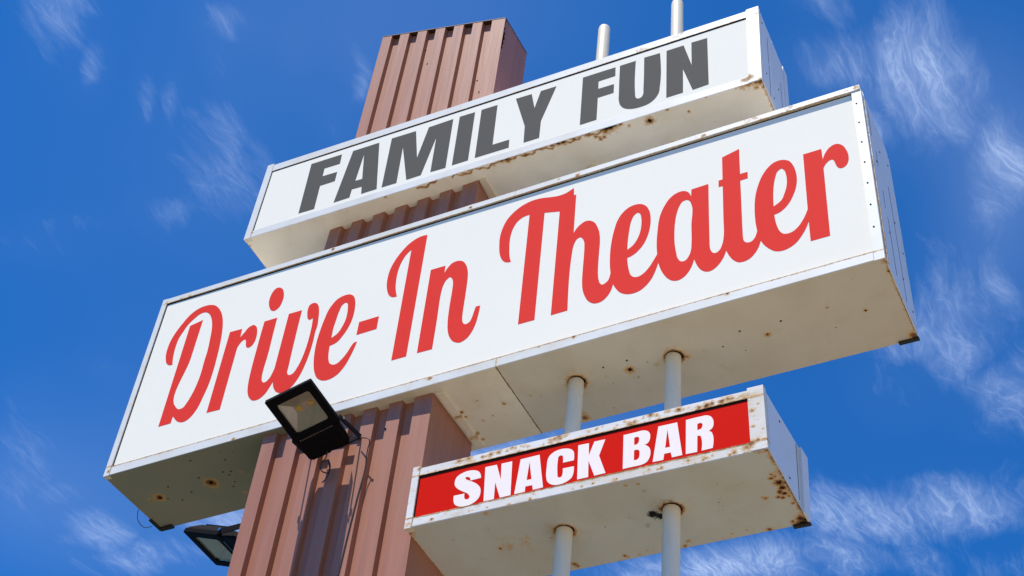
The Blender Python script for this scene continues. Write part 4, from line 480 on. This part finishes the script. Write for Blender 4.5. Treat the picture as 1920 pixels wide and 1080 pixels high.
Wm, Hm, Dm = DIM['main']; Wf, Hf, Df = DIM['fam']; Ws, Hs, Ds = DIM['snack']
def ul(b, x, y):    # world xy -> cabinet a,c on underside
    F, K = BOX[b]; a = (x - F[3][0]) / (F[2][0] - F[3][0]) * DIM[b][0]; c = (y - F[3][1]) / (K[3][1] - F[3][1]) * DIM[b][2]; return a, c
POLES = [(3.022, .2696, 10.641), (3.582, .2767, 10.648)]
main, morg = cabinet('main', 'illuminated_sign', 'long white box sign with red script lettering reading Drive-In Theater on brown tower', dict(
    cat='sign', rails=(.040, .052, .045, .072), sheet=M_SHEET, rail=M_RAIL, panel=M_WHITE, ink=M_LRED, inkword='red script', res=.006, gap_shade=(.012, .007, .006),
    skins=[1.30, 2.655], skinmats=[M_SHEET_SHADE, M_SHEET, M_SHEET_OLIVE], edge=dict(R=.85, L=.5, B=.3, F=.1, rw=.004), holes=[ul('main', x, y) for x, y, z in POLES], seams=[2.655], postrise=.003, topfull=1, rsink=.006, lout=.002,  # leftmost sheet split off to hold the painted shade
    topline=.45, botline=.85, plates=[(.045, .052), (.062, .30), (.305, .545)],
    screws=[(Wm - .03, .17 + .185 * i) for i in range(7)] + [(Wm - .035 - .0, .022), (Wm - .09, .022), (Wm - .38, .022), (Wm - .62, .022)]))
fam, forg = cabinet('fam', 'illuminated_sign', 'white box sign with bold grey capitals reading FAMILY FUN, topmost on the brown tower', dict(
    cat='sign', rails=(.052, .080, .072, .072), sheet=M_SHEET_PALE, rail=M_RAIL, panel=M_WHITE, ink=M_LGREY, inkword='dark grey', res=.006, gap_shade=(.009, .014, .004),
    edge=dict(R=.9, L=.6, B=.4, F=.15, rw=.006), chips=[(1.36, 1.52), (1.62, 1.98), (2.02, 2.75)], chipedge=1, postrise=.012,
    topline=.5, botline=0, sideline=0, plates=[(.034, .27), (.276, .50)], screws=[]))
snack, sorg = cabinet('snack', 'illuminated_sign', 'small rusty-framed box sign with a red panel reading SNACK BAR, lowest of the three signs', dict(
    cat='sign', rails=(.040, .078, .050, .060), sheet=M_SHEET_GREY, rail=M_RAIL_OLD, panel=M_REDP, ink=M_LPINK, inkword='pale pinkish', res=.005, gap_shade=(.017, .013, .006),
    edge=dict(R=.9, L=1.0, B=.6, F=.45, rw=.012), holes=[ul('snack', x, y) for x, y, z in POLES], postrise=.012,
    topline=.7, botline=.9, plates=[(.034, .43)], screws=[(.02, .012), (.02, Hs - .02)]))
def child_box(name, b, a0, a1, v0, v1, c0, c1, m, parent, org, rust=None, res=.01):
    return link(name, meshof(name, [gridbox(b, a0, a1, v0, v1, c0, c1, res, org, rust)]), m, parent)
# angle collars fixing the cabinets against the tower
ar = lambda k, a, v, c: (.12 + .8 * np.exp(-((c - .28) / .012) ** 2) + .7 * np.exp(-((c - .47) / .02) ** 2) + 0 * a, 0 * a)
a1, _ = ul('main', 2.262, .1)
child_box('angle_bracket', 'main', a1 + .004, a1 + .048, Hm - .003, Hm + .012, .06, .56, M_SHEET, main, morg, ar)
a1, _ = ul('fam', 2.296, .1)
child_box('angle_bracket', 'fam', a1 + .004, a1 + .045, Hf - .003, Hf + .012, .09, .53, M_SHEET, fam, forg, ar)
# peeling black flashing and a loose wire at the far left corner of the big sign
child_box('flashing', 'main', .0, .10, Hm + .0005, Hm + .012, Dm - .028, Dm + .006, M_BLACK, main, morg, None, .05)
child_box('flashing', 'main', -.008, .012, Hm - .004, Hm + .010, Dm - .12, Dm, M_BLACK, main, morg, None, .05)
child_box('flashing', 'main', Wm - .10, Wm + .006, Hm + .0005, Hm + .010, Dm - .016, Dm + .006, M_BLACK, main, morg, None, .05)
child_box('flashing', 'snack', Ws - .075, Ws + .010, Hs + .0005, Hs + .012, Ds - .014, Ds + .008, M_BLACK, snack, sorg, None, .05)
bm = bmesh.new(); o3 = np.array(morg)
add_tube(bm, smoothpath([Mp('main', -.004, Hm + .0, Dm * .60) - o3, Mp('main', -.02, Hm + .05, Dm * .66) - o3, Mp('main', -.01, Hm + .075, Dm * .76) - o3, Mp('main', .0, Hm + .03, Dm * .86) - o3]), .0022, 6)
bm_obj('loose_wire', bm, M_WIRE, main)
# rusted corner bead down the right end of the big sign
child_box('corner_bead', 'main', Wm + .003, Wm + .011, .12, Hm + .004, .030, .044, M_RAIL, main, morg, lambda k, a, v, c: (.25 + .5 * (v / Hm) + 0 * a, 0 * a), .01)
for b_, root_, org_, lst in (('main', main, morg, [(.30, .30), (.55, .16), (.80, .42), (1.10, .22), (1.28, .40), (.20, .50), (.95, .52), (1.40, .53)]), ('fam', fam, forg, [(.10, .06), (.62, .10), (.45, .36), (.70, .24), (.10, .52), (.14, .53)]), ('snack', snack, sorg, [(.06, .20), (.33, .30)])):
    for v_, c_ in lst:
        bm = bmesh.new(); bmesh.ops.create_uvsphere(bm, u_segments=10, v_segments=6, radius=.006)
        o = bm_obj('screw', bm, M_DARKIN, root_, True); o.location = Vector(Mp(b_, DIM[b_][0] + .005, v_, c_) - np.array(org_)); o.scale = (.5, 1, 1)
for b_, root_, org_, segs in (('main', main, morg, [(.42, .56, .185), (.75, .90, .21), (.95, 1.42, .235), (.5, 1.45, .40), (.1, .35, .12)]), ('fam', fam, forg, [(.14, .42, .16), (.44, .78, .165), (.3, .75, .42)]), ('snack', snack, sorg, [(.02, .36, .43)])):
    for v0_, v1_, c_ in segs:
        child_box('sheet_seam', b_, DIM[b_][0] + .001, DIM[b_][0] + .0052, v0_, v1_, c_, c_ + .0035, M_DARKIN, root_, org_, None, .1)
child_box('rear_cover', 'snack', Ws - .0, Ws + .010, -.004, Hs + .004, Ds - .09, Ds + .004, M_END, snack, sorg, None, .02)
child_box('rear_cover', 'fam', Wf - .0, Wf + .007, -.004, Hf + .004, Df - .085, Df + .004, M_END, fam, forg, None, .02)

# ---------------------------------------------------------------- tower
def tower():
    root = empty('sign_tower', (1.7, .3, 0)); tag(root, 'tall brown corrugated metal tower carrying the three signs', 'tower')
    org = np.array((1.7, .3, 0))
    # level: FL(x,y) FR(x,y) BR(x,y) BL(x,y) and z at FL, FR, BR, BL
    LV = [((1.185, .03), (2.272, .065), (2.275, .52), (1.19, .48), (0, 0, 0, 0)),
          ((1.185, .03), (2.272, .065), (2.275, .52), (1.19, .48), (5.8, 5.8, 5.8, 5.8)),
          ((1.160, .028), (2.250, .060), (2.2565, .528), (1.165, .49), (7.06, 7.1, 7.1, 7.06)),
          ((1.135, .12), (2.291, .085), (2.27, .50), (1.14, .50), (8.99, 8.96, 8.96, 8.99)),
          ((1.124, .11), (2.283, .08), (2.251, .50), (1.12, .50), (11.403, 10.938, 11.068, 11.50))]
    prof = [(0, 0)]; dep = .036
    for k in range(6):
        s = .080 + .149 * k
        prof += [(s, 0), (s + .005, 1), (s + .067, 1), (s + .073, 0)]
    prof += [(1, 0)]
    rings = []; zs = []
    sub = []
    for i in range(len(LV) - 1):
        n = [1, 8, 8, 30][i]
        for j in range(n): sub.append((i, j / n))
    sub.append((len(LV) - 2, 1.0))
    V = []; ru = []; faces = []; ncol = len(prof)
    def lerp(i, t):
        A, B = LV[i], LV[i + 1]; g = lambda p, q: tuple(p[k] * (1 - t) + q[k] * t for k in range(len(p)))
        return [g(A[k], B[k]) for k in range(5)]
    for (i, t) in sub:
        FL, FR, BR, BL, z = lerp(i, t); nx, ny = -(FR[1] - FL[1]), (FR[0] - FL[0]); l = math.hypot(nx, ny); nx /= l; ny /= l
        for (s, d) in prof:
            x = FL[0] + (FR[0] - FL[0]) * s + nx * dep * d; y = FL[1] + (FR[1] - FL[1]) * s + ny * dep * d
            V.append((x - org[0], y - org[1], z[0] * (1 - s) + z[1] * s)); ru.append(0)
    nr = len(sub)
    for a in range(nr - 1):
        for k in range(ncol - 1):
            o = a * ncol + k; faces.append((o, o + 1, o + 1 + ncol, o + ncol))
    me = bpy.data.meshes.new('corrugated_front'); me.from_pydata(V, [], faces)
    at = me.attributes.new('rust', 'FLOAT', 'POINT'); at.data.foreach_set('value', ru)
    link('corrugated_front', me, M_BROWN, root)
    # flat side and back sheets
    def sheet(nm, ca, cb, rustedge=None, inset=0):
        V = []; F = []; ru = []; nc = 12
        for (i, t) in sub:
            L = lerp(i, t); A, B = L[ca], L[cb]; za, zb = L[4][ca], L[4][cb]
            for k in range(nc + 1):
                s = k / nc; z = za * (1 - s) + zb * s
                V.append((A[0] * (1 - s) + B[0] * s - org[0], A[1] * (1 - s) + B[1] * s - org[1], z))
                r = 0
                if rustedge and z > 10.0 and s < .2:
                    r = .8 * math.exp(-((z - 10.68) / .12) ** 2) * math.exp(-(s / .07) ** 2) + .45 * math.exp(-(s / .04) ** 2) + .6 * math.exp(-((z - 10.93) / .05) ** 2)
                ru.append(r)
        for a in range(nr - 1):
            for k in range(nc):
                o = a * (nc + 1) + k; F.append((o, o + 1, o + nc + 2, o + nc + 1))
        me = bpy.data.meshes.new(nm); me.from_pydata(V, [], F)
        at = me.attributes.new('rust', 'FLOAT', 'POINT'); at.data.foreach_set('value', ru)
        return link(nm, me, M_BROWN, root)
    sheet('side_sheet', 1, 2, True); sheet('back_sheet', 2, 3); sheet('side_sheet', 3, 0)
    FL, FR, BR, BL, z = LV[-1]
    bm = bmesh.new(); top = []
    cs = [(FL, z[0], -1, -1), (FR, z[1], 1, -1), (BR, z[2], 1, 1), (BL, z[3], -1, 1)]
    lo = [bm.verts.new((c[0] - org[0] + sx * .003, c[1] - org[1] + sy * .002, zz + .001)) for c, zz, sx, sy in cs]
    hi = [bm.verts.new((c[0] - org[0] + sx * .003, c[1] - org[1] + sy * .002, zz + .009)) for c, zz, sx, sy in cs]
    bm.faces.new(lo[::-1]); bm.faces.new(hi)
    for k in range(4): bm.faces.new((lo[k], lo[(k + 1) % 4], hi[(k + 1) % 4], hi[k]))
    bm_obj('cap_plate', bm, M_CAP, root)
    for (x_, y_, z_) in ((1.985, .052, 6.86), (2.24, .055, 6.30), (1.60, .088, 10.9), (2.13, .085, 10.2)):
        bm = bmesh.new(); bmesh.ops.create_uvsphere(bm, u_segments=8, v_segments=6, radius=.006, matrix=Matrix.Translation((x_ - 1.7, y_ - .3, z_))); bm_obj('screw', bm, M_DARKIN, root, True)
    # torn lip of metal at the right corner
    bm = bmesh.new()
    for (zc, h, w) in [(10.72, .05, .012), (10.66, .035, .016), (10.60, .03, .010), (10.55, .02, .006), (10.80, .015, .007)]:
        pts = [(2.287 - 1.7, .082 - .3, zc - h), (2.287 - 1.7 + w, .078 - .3, zc - h * .3), (2.287 - 1.7 + w * .7, .085 - .3, zc + h * .4), (2.287 - 1.7, .088 - .3, zc + h)]
        vs = [bm.verts.new(p) for p in pts]; vb = [bm.verts.new((p[0] - .002, p[1] + .01, p[2])) for p in pts]
        bm.faces.new(vs); bm.faces.new(vb[::-1])
        for k in range(4): bm.faces.new((vs[k], vb[k], vb[(k + 1) % 4], vs[(k + 1) % 4]))
    bm_obj('torn_edge', bm, M_DARKIN, root)
    return root
tower()

# ---------------------------------------------------------------- poles
for i, ((x, y, z), lab) in enumerate(zip(POLES, ('pale round steel pole through the signs, the one nearer the brown tower', 'pale round steel pole through the signs, the one farther from the brown tower'))):
    bm = bmesh.new(); R0 = .043
    pts = [(0, 0, 0)] + [(0, 0, q) for q in (1, 2, 3, 4, 5, 6, 7, 8, 9, 10)] + [(0, 0, z - .03), (0, 0, z - .012), (0, 0, z - .003), (0, 0, z)]
    add_tube(bm, pts, [R0] * 12 + [R0 * .93, R0 * .7, R0 * .15], 32)
    me = bpy.data.meshes.new('sign_pole'); bmesh.ops.recalc_face_normals(bm, faces=bm.faces[:]); bm.to_mesh(me); bm.free()
    o = link('sign_pole', me, M_STEEL, None, True); o.location = (x, y, 0); tag(o, lab, 'pole', 'steel poles carrying the signs')

# ---------------------------------------------------------------- floodlights
def floodlight(name, label, BRY, BRZ, BT=.026):
    root = empty(name, (0, 0, 0)); tag(root, label, 'floodlight', 'black floodlights on the tower')
    w = .168; h = .168
    # bezel: a square frame round the glass (local -z is the lit side, +y towards the tower)
    bm = bmesh.new(); gx = .118; g0 = -.112; g1 = .118
    def ringq(z, i, o):
        return None
    outer = [(-w, -h), (w, -h), (w, h), (-w, h)]; r = .018
    def rnd(x0, y0, x1, y1, r, n=5):
        o = []
        for cx, cy, a0 in ((x1 - r, y0 + r, -90), (x1 - r, y1 - r, 0), (x0 + r, y1 - r, 90), (x0 + r, y0 + r, 180)):
            for k in range(n + 1):
                a = math.radians(a0 + 90 * k / n); o.append((cx + r * math.cos(a), cy + r * math.sin(a)))
        return o
    A = rnd(-w, -h, w, h, .006); B_ = rnd(-gx, g0, gx, g1, .02)
    lay = []
    for pts, z in ((A, .030), (A, .004), ([(x * .985, y * .985) for x, y in A], 0), ([(x * 1.03, y * 1.03) for x, y in B_], 0), (B_, .006), (B_, .016)):
        lay.append([bm.verts.new((x, y, z)) for x, y in pts])
    n = len(A)
    for p, q in zip(lay[:-1], lay[1:]):
        for k in range(n): bm.faces.new((p[k], p[(k + 1) % n], q[(k + 1) % n], q[k]))
    bm_obj('bezel', bm, M_LAMP, root)
    # finned housing above the bezel
    bm = bmesh.new()
    L0 = [bm.verts.new((x * .975, y * .975, .030)) for x, y in A]; L1 = [bm.verts.new((x * .93, y * .93, .048)) for x, y in A]; L2 = [bm.verts.new((x * .72, y * .72 + .01, .092)) for x, y in A]
    for p, q in ((L0, L1), (L1, L2)):
        for k in range(n): bm.faces.new((p[k], p[(k + 1) % n], q[(k + 1) % n], q[k]))
    bm.faces.new(L2)
    for k in range(9):
        x = -.10 + .025 * k; add_box(bm, (x - .002, -.10, .088), (x + .002, .12, .112))
    bm_obj('housing', bm, M_LAMP, root)
    # pyramid reflector and two led chips behind the glass
    bm = bmesh.new(); top = [(-.060, -.035), (.090, -.035), (.090, .020), (-.060, .020)]; bt = [(-gx, g0), (gx, g0), (gx, g1), (-gx, g1)]
    vb = [bm.verts.new((x, y, .017)) for x, y in bt]; vt = [bm.verts.new((x, y, .062)) for x, y in top]
    for k in range(4): bm.faces.new((vb[k], vb[(k + 1) % 4], vt[(k + 1) % 4], vt[k]))
    bm.faces.new(vt); me = bpy.data.meshes.new('reflector'); bm.to_mesh(me); bm.free(); link('reflector', me, M_REFL, root)
    for x in (-.028, .060):
        bm = bmesh.new(); add_box(bm, (x - .017, -.024, .054), (x + .017, .008, .0615), None, .002); bm_obj('led_chip', bm, M_LED, root)
    bm = bmesh.new(); add_box(bm, (-gx + .002, g0 + .012, .013), (-gx + .008, g1 - .008, .018), None, .001); bm_obj('rim_glint', bm, M_RIM_GLINT, root)  # bright strip painting a highlight along the left reflector edge
    bm = bmesh.new(); add_box(bm, (-gx + .001, g0 + .001, .008), (gx - .001, g1 - .001, .012)); bm_obj('glass', bm, M_GLASS, root)
    # driver box behind the hinge, tapering towards its back
    bm = bmesh.new()
    P = [(-.160, .172, .002), (.160, .172, .002), (.158, .290, -.004), (.135, .330, .006), (-.135, .335, .006), (-.156, .315, -.002)]
    lo = [bm.verts.new(p) for p in P]; hi = [bm.verts.new((x * .86, y - .02, .080 if y < .25 else .060)) for x, y, z in P]
    bm.faces.new(lo[::-1]); bm.faces.new(hi)
    for k in range(6): bm.faces.new((lo[k], lo[(k + 1) % 6], hi[(k + 1) % 6], hi[k]))
    bmesh.ops.bevel(bm, geom=bm.edges[:], offset=.006, segments=2, affect='EDGES', profile=.5)
    o = bm_obj('driver_box', bm, M_LAMP, root)
    bm = bmesh.new()
    for k in range(15):
        x = -.125 + .0165 * k; add_box(bm, (x - .0050, .166, -.003), (x + .0050, .174, .003), Matrix.Translation((0, 0, 0)), .001)
    bm_obj('hinge_teeth', bm, M_CHROME2, root)
    # U bracket: two arms and a cross bar against the tower
    for sx in (-1, 1):
        bm = bmesh.new(); x = sx * .176
        pa = Vector((x, .165, .03)); pb = Vector((x, BRY, BRZ)); d = (pb - pa).normalized(); up = Vector((1, 0, 0)).cross(d)
        vs = []
        for q in (pa - d * .02, pb):
            for s in (-BT, BT * .6):
                for t in (-.003, .003): vs.append(bm.verts.new(q + up * s + Vector((t, 0, 0))))
        bmesh.ops.convex_hull(bm, input=vs)
        o = bm_obj('bracket_arm', bm, M_LAMP, root)
        bm = bmesh.new(); bmesh.ops.create_cone(bm, cap_ends=True, segments=6, radius1=.012, radius2=.012, depth=.012, matrix=Matrix.Translation((sx * .184, .170, .032)) @ Matrix.Rotation(math.pi / 2, 4, 'Y'))
        bm_obj('bolt', bm, M_CHROME, root)
    bm = bmesh.new(); add_box(bm, (-.179, BRY - .004, BRZ - .020), (.179, BRY + .004, BRZ + .020), None, .001); bm_obj('bracket_bar', bm, M_LAMP, root)
    return root
M_CHROME2 = simple('worn_casting_edge', (.20, .20, .20), .3, .8, .2, 90)
def place(root, origin, wdir, ndir, sc):
    """wdir: local x; ndir: the way the lit side faces"""
    z = -Vector(ndir).normalized(); x = Vector(wdir); x = (x - z * x.dot(z)).normalized(); y = z.cross(x)
    m = Matrix((x, y, z)).transposed().to_4x4(); m.translation = Vector(origin); m = m @ Matrix.Scale(sc, 4); root.matrix_world = m; return m
F1 = ((1.667, -.2865, 6.787), (.981, -.0706, .1808), (.1637, -.1995, -.9661), .881)
probe_ = bpy.data.objects.new('probe', None); m1 = place(probe_, *F1); bpy.data.objects.remove(probe_)
tgt = m1.inverted() @ Vector((1.868, .035, 6.845))
fl = floodlight('floodlight', 'black floodlight with square glass and two yellow chips, hanging in front of the brown tower', tgt.y, tgt.z)
place(fl, *F1)
fl2 = floodlight('floodlight', 'black floodlight partly hidden behind the left edge of the brown tower', .37, .10)
F2 = ((-.0683, -.9968, .0411), (-.3833, -.0118, -.9236), .952)
m3 = place(fl2, (0, 0, 0), *F2).to_3x3()
place(fl2, Vector((.684, .119, 6.531)) - m3 @ Vector((.168, -.168, 0)), *F2)
# cables of the near floodlight
def cable(pts, r, label):
    o0 = Vector(pts[0]); bm = bmesh.new(); add_tube(bm, smoothpath([Vector(p) - o0 for p in pts], 8), r, 8)
    o = bm_obj('cable', bm, M_WIRE, None, True); o.location = o0; tag(o, label, 'cable', 'cables hanging from the near floodlight'); return o
cable([(1.8512, 0.02, 6.8073), (1.921, 0.0, 6.7656), (1.9302, 0.01, 6.7403), (1.9196, 0.02, 6.7133), (1.9137, 0.03, 6.6622), (1.91, 0.045, 6.5849), (1.8992, 0.045, 6.3856), (1.8908, 0.045, 6.1513), (1.8844, 0.045, 5.8743)], .0032, 'thin black cable running from the floodlight bracket down the ribs')
cable([(1.7157, -0.06, 6.6836), (1.6991, -0.04, 6.6591), (1.6672, -0.03, 6.6232), (1.6804, -0.02, 6.5822), (1.7171, -0.01, 6.5724), (1.7078, 0.0, 6.6361), (1.7008, -0.02, 6.6598), (1.711, 0.0, 6.6048), (1.6871, 0.02, 6.5674), (1.654, 0.035, 6.5549)], .0036, 'black cable looped loosely under the driver box of the floodlight')

# ---------------------------------------------------------------- ground
bm = bmesh.new(); n = 60
bmesh.ops.create_grid(bm, x_segments=4, y_segments=4, size=2000)
g = bm_obj('ground', bm, M_GROUND); tag(g, kind='structure')
